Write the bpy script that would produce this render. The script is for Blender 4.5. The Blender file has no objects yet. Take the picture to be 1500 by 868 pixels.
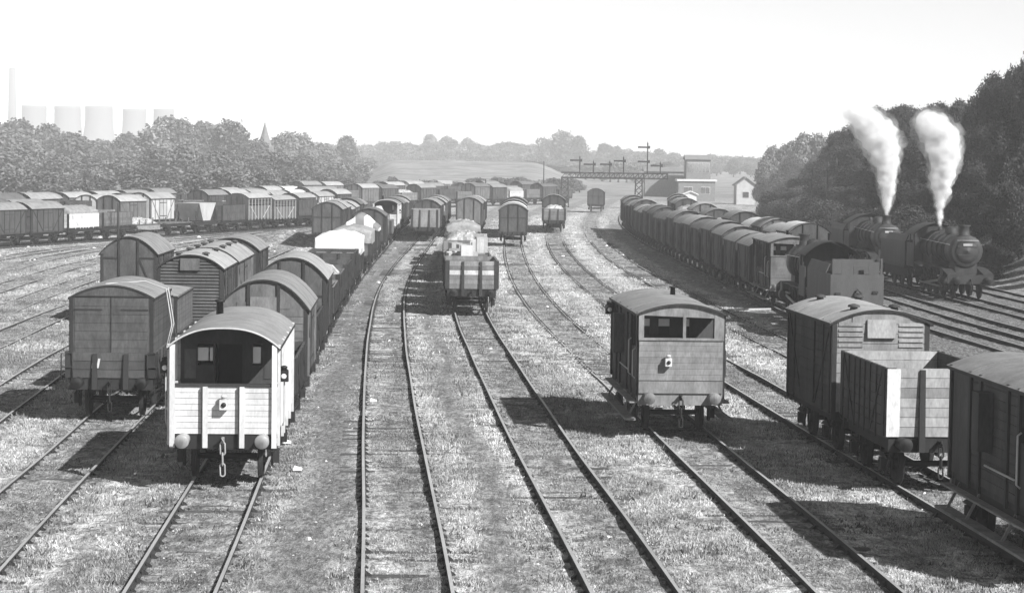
import bpy, math, random
import numpy as np
from mathutils import Vector, Matrix, noise as mnoise
random.seed(7); rng = np.random.default_rng(7)
S = bpy.context.scene
COL = S.collection
PI = math.pi
# ------------------------------------------------------------------ camera
FPX, CX, CY, CAMH = 3200.0, 750.0, 434.0, 7.2
PITCH, ROLL = math.atan((434-236)/FPX), math.radians(0.8)
fw = Vector((0, math.cos(PITCH), -math.sin(PITCH))); r0 = Vector((1, 0, 0)); u0 = Vector((0, math.sin(PITCH), math.cos(PITCH)))
rt = r0*math.cos(ROLL)+u0*math.sin(ROLL); up = -r0*math.sin(ROLL)+u0*math.cos(ROLL)
cam = bpy.data.cameras.new('camera'); co = bpy.data.objects.new('camera', cam); COL.objects.link(co)
cam.sensor_width = 36; cam.lens = 36*FPX/1500; cam.clip_start = 0.5; cam.clip_end = 20000
co.matrix_world = Matrix(((rt.x, up.x, -fw.x, 0), (rt.y, up.y, -fw.y, 0), (rt.z, up.z, -fw.z, CAMH), (0, 0, 0, 1)))
S.camera = co

def ray(px, py):
    return fw + rt*((px-CX)/FPX) + up*((CY-py)/FPX)
def ground_at(px, py, h=0.0):
    d = ray(px, py); t = (h-CAMH)/d.z
    return d.x*t, d.y*t
def at_depth(px, py, Y):
    d = ray(px, py); t = Y/d.y
    return Vector((d.x*t, Y, CAMH+d.z*t))
def remap(X, Y):           # survey plan -> levelled plan
    return ground_at(750+X*3200/Y, 235+7.2*3200/Y)

# ------------------------------------------------------------------ tracks (plan survey: X at distance Y)
SURVEY = {
 'I':  [(60,28.5),(90,27.6),(105,27.2),(120,26.6),(150,26.2),(200,26.1),(250,27.5),(300,30),(340,34)],
 'H':  [(60,25.8),(90,24.6),(100,24.2),(114,23.7),(131,23.2),(160,22.9),(200,23),(250,24.5),(290,27),(340,31)],
 'G':  [(60,23.0),(83,21.9),(96,21.1),(118,20.3),(140,19.9),(170,19.7),(210,20),(250,21.5),(290,24),(340,28)],
 'G0': [(60,21.0),(83,19.3),(96,18.4),(130,17.3),(160,16.9),(200,16.8),(240,18.2),(265,20.3),(300,23.5),(340,27)],
 'F':  [(50,15.6),(60,15.1),(75,14.6),(90,14.0),(110,13.6),(135,13.1),(165,12.6),(200,12.3),(235,12.7),(280,14.5),(330,18),(400,25)],
 'E':  [(30,13.6),(40,13.1),(50,12.6),(60,12.0),(70,11.5),(85,10.75),(100,10.0),(120,9.2),(150,8.05),(180,7.75),(220,8.1),(270,9.8),(330,13.2),(420,20)],
 'D':  [(28,10.6),(40,9.9),(50,9.2),(60,8.4),(70,7.75),(85,6.8),(100,5.9),(120,5.0),(150,4.1),(180,3.8),(220,4.2),(270,5.2),(330,8),(420,15.5)],
 'C':  [(28,6.3),(40,5.63),(50,5.0),(60,4.4),(70,3.83),(85,2.88),(100,1.95),(120,1.1),(150,.4),(180,.1),(220,.2),(270,1.4),(330,4.5),(420,12)],
 'T2': [(28,2.6),(40,1.85),(50,1.15),(60,.5),(70,-.1),(85,-1.0),(100,-1.8),(120,-2.6),(150,-3.4),(180,-3.9),(220,-4.1),(270,-3.5),(330,-2),(400,1)],
 'T1': [(28,-1.2),(40,-1.95),(50,-2.65),(60,-3.35),(70,-3.95),(85,-4.9),(100,-5.7),(120,-6.65),(150,-7.4),(180,-7.75),(220,-8),(270,-7.8),(330,-7)],
 'A':  [(28,-5.3),(40,-5.9),(50,-6.5),(60,-7.0),(70,-7.5),(85,-8.25),(100,-8.9),(120,-9.6),(150,-10.5),(180,-11.2),(215,-12),(270,-12.4),(330,-11.5)],
 'B':  [(30,-9.3),(40,-9.95),(50,-10.6),(60,-11.1),(70,-11.7),(85,-12.4),(100,-13.0),(120,-13.7),(150,-14.7),(182,-15.4),(220,-15.8),(270,-15.5),(330,-14)],
 'Z1': [(30,-13.0),(45,-14),(63,-15.2),(74,-16.1),(86,-16.7),(100,-17.3),(120,-18),(150,-18.7),(180,-18.9),(220,-18.6),(270,-17.2),(330,-15)],
 'Z2': [(45,-18),(60,-19),(75,-20),(86,-20.8),(104,-21.6),(130,-22.3),(160,-22.4),(190,-21.6),(225,-20.2),(270,-18.6)],
 'Z3': [(60,-21.6),(80,-23),(102,-24.6),(125,-25.9),(145,-26.5),(165,-26.4),(190,-25),(230,-21.5),(260,-19.5)],
 'Z4': [(70,-26.3),(100,-28),(125,-29.3),(145,-30.3),(165,-30.2),(190,-28.3),(225,-24),(255,-20.5)],
 'Z5': [(90,-30.6),(115,-32),(142,-33.6),(160,-34.6),(181,-34),(205,-30),(235,-24),(260,-20.5)],
 'Z6': [(110,-34.5),(135,-36.5),(158,-38.3),(175,-38),(195,-34.5),(225,-27),(260,-20)],
 'R6': [(285,-44),(310,-30),(335,-15),(360,2),(385,22)],
 'R7': [(330,-48),(355,-30),(380,-10),(405,14)],
 'R1': [(150,-55),(184,-43),(205,-35.5),(226,-28),(243,-22),(275,-12),(300,-4)],
}
class Track:
    def __init__(s, pts):
        P = sorted(remap(x, y)[::-1] for y, x in pts)
        ys = np.array([p[0] for p in P]); xs = np.array([p[1] for p in P])
        m = np.gradient(xs, ys)
        Y = np.arange(ys[0], ys[-1], 1.0)
        k = np.clip(np.searchsorted(ys, Y, side='right')-1, 0, len(ys)-2)
        h = ys[k+1]-ys[k]; t = (Y-ys[k])/h
        X = (2*t**3-3*t**2+1)*xs[k]+(t**3-2*t**2+t)*h*m[k]+(-2*t**3+3*t**2)*xs[k+1]+(t**3-t**2)*h*m[k+1]
        pad = 15
        Xp = np.concatenate([X[0]-(X[1]-X[0])*np.arange(pad, 0, -1), X, X[-1]+(X[-1]-X[-2])*np.arange(1, pad+1)])
        g = np.exp(-(np.arange(-pad, pad+1)/6.0)**2/2); g /= g.sum()
        s.Y = Y; s.X = np.convolve(Xp, g, 'valid')
        s.dx = np.gradient(s.X, s.Y)
    def x(s, y): return float(np.interp(y, s.Y, s.X))
    def slope(s, y): return float(np.interp(y, s.Y, s.dx))
    def arr(s, y): return np.interp(y, s.Y, s.X)
TR = {k: Track(v) for k, v in SURVEY.items()}
def offset_track(T, off):
    n = np.sqrt(1+T.dx**2); X = T.X-off/n; Y = T.Y+off*T.dx/n
    o = object.__new__(Track); order = np.argsort(Y); o.Y = Y[order]; o.X = X[order]; o.dx = np.gradient(o.X, o.Y); return o
TR['R2'] = offset_track(TR['R1'], 6.0); TR['R3'] = offset_track(TR['R1'], 13.0)
TR['R4'] = offset_track(TR['R1'], 21.0); TR['R5'] = offset_track(TR['R1'], 30.0)
def track_y(name, ysurvey):
    pts = SURVEY[name]; x = np.interp(ysurvey, [p[0] for p in pts], [p[1] for p in pts])
    return remap(float(x), ysurvey)[1]

# ------------------------------------------------------------------ materials (all neutral greys: the place as the film saw it)
def nodes(m):
    m.use_nodes = True; nt = m.node_tree; nt.nodes.clear(); return nt, nt.nodes, nt.links
def mat(name, rho, rough=.85, var=.25, scale=1.6, stretch=(1, 1, .35), metal=0.0, bump=.0, fine=22.0, spec=.3, rnd=.12):
    m = bpy.data.materials.new(name); nt, N, L = nodes(m)
    out = N.new('ShaderNodeOutputMaterial'); b = N.new('ShaderNodeBsdfPrincipled'); L.new(b.outputs[0], out.inputs[0])
    tc = N.new('ShaderNodeTexCoord'); mp = N.new('ShaderNodeMapping'); mp.inputs['Scale'].default_value = stretch
    L.new(tc.outputs['Object'], mp.inputs[0])
    oi = N.new('ShaderNodeObjectInfo')
    n1 = N.new('ShaderNodeTexNoise'); n1.noise_dimensions = '4D'; n1.inputs['Scale'].default_value = scale; n1.inputs['Detail'].default_value = 5; n1.inputs['Roughness'].default_value = .65
    L.new(mp.outputs[0], n1.inputs['Vector'])
    w = N.new('ShaderNodeMath'); w.operation = 'MULTIPLY'; w.inputs[1].default_value = 37.0; L.new(oi.outputs['Random'], w.inputs[0]); L.new(w.outputs[0], n1.inputs['W'])
    n2 = N.new('ShaderNodeTexNoise'); n2.inputs['Scale'].default_value = fine; n2.inputs['Detail'].default_value = 3
    L.new(mp.outputs[0], n2.inputs['Vector'])
    mr = N.new('ShaderNodeMapRange'); mr.inputs[1].default_value = .3; mr.inputs[2].default_value = .7; mr.inputs[3].default_value = 1-var; mr.inputs[4].default_value = 1+var
    L.new(n1.outputs['Fac'], mr.inputs[0])
    mr2 = N.new('ShaderNodeMapRange'); mr2.inputs[1].default_value = .25; mr2.inputs[2].default_value = .75; mr2.inputs[3].default_value = 1-var*.5; mr2.inputs[4].default_value = 1+var*.5
    L.new(n2.outputs['Fac'], mr2.inputs[0])
    at = N.new('ShaderNodeAttribute'); at.attribute_name = 'tone'
    mr3 = N.new('ShaderNodeMapRange'); mr3.inputs[3].default_value = 1-rnd; mr3.inputs[4].default_value = 1+rnd; L.new(oi.outputs['Random'], mr3.inputs[0])
    a = N.new('ShaderNodeMath'); a.operation = 'MULTIPLY'; L.new(mr.outputs[0], a.inputs[0]); L.new(mr2.outputs[0], a.inputs[1])
    a2 = N.new('ShaderNodeMath'); a2.operation = 'MULTIPLY'; L.new(a.outputs[0], a2.inputs[0]); L.new(at.outputs['Fac'], a2.inputs[1])
    a3 = N.new('ShaderNodeMath'); a3.operation = 'MULTIPLY'; L.new(a2.outputs[0], a3.inputs[0]); L.new(mr3.outputs[0], a3.inputs[1])
    a4 = N.new('ShaderNodeMath'); a4.operation = 'MULTIPLY'; a4.use_clamp = True; L.new(a3.outputs[0], a4.inputs[0]); a4.inputs[1].default_value = rho
    L.new(a4.outputs[0], b.inputs['Base Color'])
    b.inputs['Roughness'].default_value = rough; b.inputs['Metallic'].default_value = metal; b.inputs['Specular IOR Level'].default_value = spec
    if bump:
        bp = N.new('ShaderNodeBump'); bp.inputs['Strength'].default_value = bump; bp.inputs['Distance'].default_value = .02
        L.new(n2.outputs['Fac'], bp.inputs['Height']); L.new(bp.outputs[0], b.inputs['Normal'])
    return m
M = dict(
 white=mat('white_paint', .57, var=.24, scale=2.4), offwhite=mat('off_white_paint', .5, var=.2), pale=mat('pale_grey_timber', .21, var=.38, scale=2.4),
 mid=mat('mid_grey_timber', .13, var=.38, scale=2.4), brown=mat('dark_red_oxide_timber', .072, var=.42, scale=2.4), dark=mat('dark_timber', .065, var=.35),
 frame=mat('dark_iron_framing', .03, var=.3, rough=.7), iron=mat('black_underframe_iron', .022, var=.4, rough=.7), black=mat('black_paint', .02, rough=.6, var=.3),
 roofpale=mat('pale_roof_canvas', .35, var=.25, stretch=(1, 1, 1), bump=.4), roofmid=mat('grey_roof_felt', .24, var=.25, stretch=(1, 1, 1), scale=2.2, bump=.5),
 roofdark=mat('sooty_roof_felt', .13, var=.3, stretch=(1, 1, 1), bump=.4), roofwhite=mat('whitewashed_roof', .65, var=.15, stretch=(1, 1, 1)),
 railtop=mat('worn_rail_head', .40, rough=.5, var=.2, stretch=(1, .2, 1), rnd=.05), railside=mat('rusty_rail_web', .045, var=.3, rnd=.02),
 sleeper=mat('weathered_sleeper_timber', .09, var=.45, stretch=(.5, 2, 1), scale=5, bump=.6), glass=None,
 canvas=mat('white_canvas_sheet', .8, var=.08, scale=2.5, stretch=(1, 1, 1)), canvasgrey=mat('grey_tarpaulin', .30, var=.3, scale=3, stretch=(1, 1, 1)),
 engine=mat('sooty_engine_black', .035, rough=.6, var=.45, scale=2.2), tender=mat('dusty_tender_plate', .085, rough=.75, var=.2, scale=1.2), steel=mat('bright_steel', .35, rough=.45, var=.3),
 coal=mat('coal', .02, rough=.6, var=.5, stretch=(1, 1, 1), scale=8, bump=1.0), hay=mat('straw_load', .4, var=.45, stretch=(1, 1, 1), scale=7, bump=1.0),
 trunk=mat('tree_bark', .05, var=.3), leaf=mat('tree_leaves', .14, var=.3, scale=.25, stretch=(1, 1, 1), fine=1.5, rnd=.25), leafdark=mat('shrub_leaves_dark', .045, var=.45, scale=.22, stretch=(1, 1, 1), fine=1.2, rnd=.35),
 leafdark2=mat('pale_hillside_leaves', .075, var=.45, scale=.3, stretch=(1, 1, 1), fine=1.5, rnd=.3),
 brick=mat('dark_brick', .2, var=.25, stretch=(1, 1, 1), scale=4), plaster=mat('pale_render', .45, var=.15, stretch=(1, 1, 1)), slate=mat('slate_roof', .2, var=.2, stretch=(1, 1, 1)),
 concrete=mat('cooling_tower_concrete', .21, var=.12, stretch=(1, 1, .2), scale=.03, fine=.4), sigwood=mat('creosoted_signal_timber', .035, var=.3),
 ballast=mat('grey_stone', .45, var=.4, stretch=(1, 1, 1)), litter=mat('white_litter', .75, var=.15), rope=mat('pale_rope', .5, var=.1), brass=mat('lamp_lens', .85, rough=.25, var=.05),
 interior=mat('brown_cabin_boards', .06, var=.3), windowlight=mat('painted_window_light', .75, var=.05),  # last one: pale colour painted for light showing through the cabin windows
)
def glass_mat():
    m = bpy.data.materials.new('window_glass'); nt, N, L = nodes(m)
    out = N.new('ShaderNodeOutputMaterial'); b = N.new('ShaderNodeBsdfPrincipled'); L.new(b.outputs[0], out.inputs[0])
    b.inputs['Base Color'].default_value = (.5, .5, .5, 1); b.inputs['Roughness'].default_value = .08; b.inputs['Metallic'].default_value = .85
    return m
M['glass'] = glass_mat()

# ------------------------------------------------------------------ mesh builder
class MB:
    def __init__(s): s.v = []; s.f = []; s.m = []; s.t = []; s.sm = []; s.cur = 0; s.tone = 1.0
    def face(s, idx, smooth=False, tone=None):
        s.f.append(idx); s.m.append(s.cur); s.t.append(s.tone if tone is None else tone); s.sm.append(smooth)
    def hexa(s, p, tone=None):
        n = len(s.v); s.v += [tuple(q) for q in p]
        for q in ((0, 3, 2, 1), (4, 5, 6, 7), (0, 1, 5, 4), (1, 2, 6, 5), (2, 3, 7, 6), (3, 0, 4, 7)): s.face([n+i for i in q], False, tone)
    def box(s, x0, x1, y0, y1, z0, z1, tone=None):
        s.hexa([(x0, y0, z0), (x1, y0, z0), (x1, y1, z0), (x0, y1, z0), (x0, y0, z1), (x1, y0, z1), (x1, y1, z1), (x0, y1, z1)], tone)
    def bar(s, a, b, w, h=None, tone=None):
        a = Vector(a); b = Vector(b); d = (b-a).normalized(); h = h or w
        up_ = Vector((0, 0, 1)) if abs(d.z) < .95 else Vector((0, 1, 0))
        r = d.cross(up_).normalized(); u = r.cross(d)
        q = [a-r*w/2-u*h/2, a+r*w/2-u*h/2, b+r*w/2-u*h/2, b-r*w/2-u*h/2, a-r*w/2+u*h/2, a+r*w/2+u*h/2, b+r*w/2+u*h/2, b-r*w/2+u*h/2]
        s.hexa(q, tone)
    def tube(s, pts, r, n=8, closed=False, caps=True, smooth=True):
        pts = [Vector(p) for p in pts]; k = len(pts); base = len(s.v); rr = r if hasattr(r, '__len__') else [r]*k
        ref = None
        for i, p in enumerate(pts):
            if closed: d = pts[(i+1) % k]-pts[i-1]
            else: d = pts[min(i+1, k-1)]-pts[max(i-1, 0)]
            d.normalize()
            if ref is None or abs(d.dot(ref)) > .98: ref = Vector((0, 0, 1)) if abs(d.z) < .9 else Vector((1, 0, 0))
            a = d.cross(ref).normalized(); b = a.cross(d)
            for j in range(n):
                t = 2*PI*j/n; q = p+(a*math.cos(t)+b*math.sin(t))*rr[i]; s.v.append(tuple(q))
            ref = b
        for i in range(k if closed else k-1):
            for j in range(n):
                a0 = base+i*n+j; a1 = base+i*n+(j+1) % n; b0 = base+((i+1) % k)*n+j; b1 = base+((i+1) % k)*n+(j+1) % n
                s.face([a0, a1, b1, b0], smooth)
        if caps and not closed:
            s.face([base+j for j in range(n)][::-1]); s.face([base+(k-1)*n+j for j in range(n)])
    def lathe(s, c, axis, prof, n=16, smooth=True):   # prof: (dist along axis, radius)
        c = Vector(c); ax = Vector(axis).normalized(); ref = Vector((0, 0, 1)) if abs(ax.z) < .9 else Vector((1, 0, 0))
        a = ax.cross(ref).normalized(); b = a.cross(ax); base = len(s.v)
        for d, r in prof:
            for j in range(n):
                t = 2*PI*j/n; s.v.append(tuple(c+ax*d+(a*math.cos(t)+b*math.sin(t))*r))
        for i in range(len(prof)-1):
            for j in range(n):
                s.face([base+i*n+j, base+i*n+(j+1) % n, base+(i+1)*n+(j+1) % n, base+(i+1)*n+j], smooth)
        s.face([base+j for j in range(n)][::-1]); s.face([base+(len(prof)-1)*n+j for j in range(n)])
    def prism(s, prof, y0, y1, tone=None):            # prof in x,z; extruded along y
        n = len(s.v); k = len(prof)
        s.v += [(x, y0, z) for x, z in prof]+[(x, y1, z) for x, z in prof]
        s.face([n+i for i in range(k)], False, tone); s.face([n+k+i for i in range(k)][::-1], False, tone)
        for i in range(k): s.face([n+i, n+k+i, n+k+(i+1) % k, n+(i+1) % k], False, tone)
    def sheet(s, grid, thick=.0, smooth=True):        # grid of points
        R = len(grid); Cc = len(grid[0]); n = len(s.v)
        for row in grid: s.v += [tuple(p) for p in row]
        for i in range(R-1):
            for j in range(Cc-1): s.face([n+i*Cc+j, n+i*Cc+j+1, n+(i+1)*Cc+j+1, n+(i+1)*Cc+j], smooth)
    def build(s, name, mats, parent=None, link=True):
        me = bpy.data.meshes.new(name); me.from_pydata(s.v, [], s.f)
        for m in (mats if isinstance(mats, (list, tuple)) else [mats]): me.materials.append(m)
        me.polygons.foreach_set('material_index', s.m); me.polygons.foreach_set('use_smooth', s.sm)
        a = me.attributes.new('tone', 'FLOAT', 'FACE'); a.data.foreach_set('value', s.t)
        me.update()
        o = bpy.data.objects.new(name, me); COL.objects.link(o)
        if parent: o.parent = parent
        return o
def tag(o, label=None, cat=None, group=None, kind=None):
    if label: o['label'] = label
    if cat: o['category'] = cat
    if group: o['group'] = group
    if kind: o['kind'] = kind
    return o
def empty(name):
    o = bpy.data.objects.new(name, None); COL.objects.link(o); o.empty_display_size = .5; return o
def children_of(o): return KIDS.get(o.name, [])
KIDS = {}
def index_kids(root):
    for o in bpy.data.objects:
        pass
def copy_tree(o, parent=None):
    c = o.copy(); COL.objects.link(c); c.parent = parent
    for ch in o.children: copy_tree(ch, c)
    return c

# ------------------------------------------------------------------ rolling stock
def arch(w, eave, crown, n=14, k=2.2):
    return [(w*math.sin(PI/2*t), eave+(crown-eave)*(1-abs(math.sin(PI/2*t))**k)) for t in np.linspace(-1, 1, n+1)]
def planks(mb, x0, x1, y0, y1, z0, z1, n, gap=.012, jitter=.18, axis='z'):
    for i in range(n):
        t = 1+random.uniform(-jitter, jitter)
        if axis == 'z':
            a = z0+(z1-z0)*i/n; b = z0+(z1-z0)*(i+1)/n-gap; mb.box(x0, x1, y0, y1, a, b, t)
        elif axis == 'x':
            a = x0+(x1-x0)*i/n; b = x0+(x1-x0)*(i+1)/n-gap; mb.box(a, b, y0, y1, z0, z1, t)
        else:
            a = y0+(y1-y0)*i/n; b = y0+(y1-y0)*(i+1)/n-gap; mb.box(x0, x1, a, b, z0, z1, t)
def link_pts(x, y, z0, z1, r, side):
    pts = []
    for i in range(12):
        t = 2*PI*i/12; cz = (z1-r) if math.sin(t) > 0 else (z0+r)
        dx = r*math.cos(t); dz = r*math.sin(t)
        pts.append((x+(0 if side else dx), y+(dx if side else 0), cz+dz))
    return pts
def gear(root, L, wb, lod=0, chain=True, bufmat='iron', W=2.3, headmat=None, lever=True):
    u = MB()
    for sx in (-1, 1):
        u.box(sx*.98-.06, sx*.98+.06, -L/2+.1, L/2-.1, .82, 1.08)
        for yy in (-wb/2, wb/2):
            u.prism([(sx*.98-.02, .25), (sx*.98+.02, .25), (sx*.98+.02, .82), (sx*.98-.02, .82)], yy-.13, yy+.13)
            u.bar((sx*1.0, yy-.45, .8), (sx*1.0, yy-.1, .3), .03, .07); u.bar((sx*1.0, yy+.45, .8), (sx*1.0, yy+.1, .3), .03, .07)
            u.box(sx*1.05-.09, sx*1.05+.09, yy-.12, yy+.12, .33, .62)
            if not lod:
                for q in range(4): u.box(sx*1.03-.05, sx*1.03+.05, yy-.45+q*.09, yy+.45-q*.09, .62+q*.03, .645+q*.03)
            else: u.box(sx*1.03-.05, sx*1.03+.05, yy-.4, yy+.4, .62, .7)
    for yy in (-.5, .5): u.box(-.95, .95, yy-.06, yy+.06, .8, 1.0)
    u.build('underframe', M['iron'], root)
    for s in (-1, 1):
        h = MB(); h.box(-W/2, W/2, s*(L/2-.07)-.07, s*(L/2-.07)+.07, .82, 1.14)
        h.build('headstock', M[headmat or 'iron'], root)
    for yy in (-wb/2, wb/2):
        w = MB(); w.tube([(-.75, yy, .47), (.75, yy, .47)], .07, 8)
        n = 12 if lod else 22
        for sx in (-1, 1): w.lathe((sx*.70, yy, .47), (sx, 0, 0), [(-.02, .44), (-.02, .5), (.01, .5), (.02, .47), (.1, .46), (.1, .39), (.06, .37), (.05, .14), (.12, .12), (.12, .0)], n)
        w.build('wheelset', M['iron'], root)
    for s in (-1, 1):
        for sx in (-1, 1):
            b = MB(); n = 10 if lod else 18
            b.lathe((sx*.865, s*L/2, 1.04), (0, s, 0), [(0, .15), (.06, .13), (.28, .09), (.28, .06), (.42, .06), (.42, .14), (.44, .16), (.47, .145), (.48, .0)], n)
            b.build('buffer', M[bufmat if s < 0 else 'iron'], root)
    if not lod:
        for s in (-1, 1):
            c = MB(); y = s*(L/2+.1)
            c.bar((0, s*L/2, 1.04), (0, y+s*.05, 1.04), .05, .1); c.tube([(0, y+s*.05, 1.06), (0, y+s*.14, 1.1), (0, y+s*.16, 1.03), (0, y+s*.08, .98)], .03, 6)
            if chain and s < 0:
                z = 1.0
                for q in range(3):
                    c.tube(link_pts(0, y+s*.1, z-.28, z, .055, q % 2), .02, 6, closed=True); z -= .235
            c.build('coupling', M['steel' if chain == 'bright' else 'iron'], root)
    if lever:
        l = MB(); l.bar((1.12, .3, .62), (1.14, -L*.42, .74), .03, .06); l.bar((1.14, -L*.42, .55), (1.14, -L*.42, .95), .02, .05)
        l.bar((1.0, -.5, .45), (1.0, .5, .45), .04, .05)
        l.build('brake_lever', M['iron'], root)

def open_wagon(tone='mid', L=5.3, h=2.3, n=5, lod=0, W=2.44, end='stanchion', stripe=None, chain=True, inner='dark', tonej=.18, floor=1.18):
    root = empty('open_wagon')
    for sx in (-1, 1):
        s = MB(); planks(s, sx*W/2-(.065 if sx > 0 else 0), sx*W/2+(.065 if sx < 0 else 0), -L/2, L/2, floor, h, n, jitter=tonej)
        s.cur = 1; x = sx*(W/2+.018)
        for yy in (-.75, -.25, .25, .75): s.box(x-.014, x+.014, yy*1-.035, yy+.035, floor-.1, h-.01)
        for sg in (-1, 1):
            s.box(x-.012, x+.012, sg*L/2-sg*.22-.11, sg*L/2-sg*.22+.11, floor, h)
            s.bar((x, sg*.8, floor), (x, sg*(L/2-.35), h-.05), .02, .06)
            s.box(x-.012, x+.012, sg*L*.3-.03, sg*L*.3+.03, floor-.1, h)
        s.build('side', [M[tone], M['frame' if not lod else tone]], root)
    for sy in (-1, 1):
        e = MB(); y = sy*L/2
        for i in range(n):
            a = floor+(h-floor)*i/n; b = floor+(h-floor)*(i+1)/n-.012; t = 1+random.uniform(-tonej, tonej)
            if stripe is not None and i in stripe: t = stripe[i]
            e.box(-W/2+.07, W/2-.07, y-.035, y+.035, a, b, t)
        e.cur = 1
        for px in (-.42, .42): e.hexa([(px-.07, y+sy*.036, .84), (px+.07, y+sy*.036, .84), (px+.07, y+sy*.17, .84), (px-.07, y+sy*.17, .84), (px-.06, y+sy*.036, h-.04), (px+.06, y+sy*.036, h-.04), (px+.06, y+sy*.09, h-.04), (px-.06, y+sy*.09, h-.04)] if sy > 0 else
                                      [(px-.07, y-.17, .84), (px+.07, y-.17, .84), (px+.07, y-.036, .84), (px-.07, y-.036, .84), (px-.06, y-.09, h-.04), (px+.06, y-.09, h-.04), (px+.06, y-.036, h-.04), (px-.06, y-.036, h-.04)])
        for sx in (-1, 1): e.box(sx*(W/2-.1)-.1, sx*(W/2-.1)+.1, y+sy*.036, y+sy*.05, floor, h)
        if end == 'pale':
            e.cur = 0
            for sx in (-1,): e.box(sx*(W/2-.15)-.15, sx*(W/2-.15)+.15, y+sy*.05, y+sy*.06, floor, h-.02, 3.1)
        e.build('end', [M[tone], M['frame']], root)
    f = MB(); f.box(-W/2+.07, W/2-.07, -L/2+.04, L/2-.04, floor-.08, floor+.01); f.build('floor', M[inner], root)
    gear(root, L, 2.9, lod, chain=chain)
    return root

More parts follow.
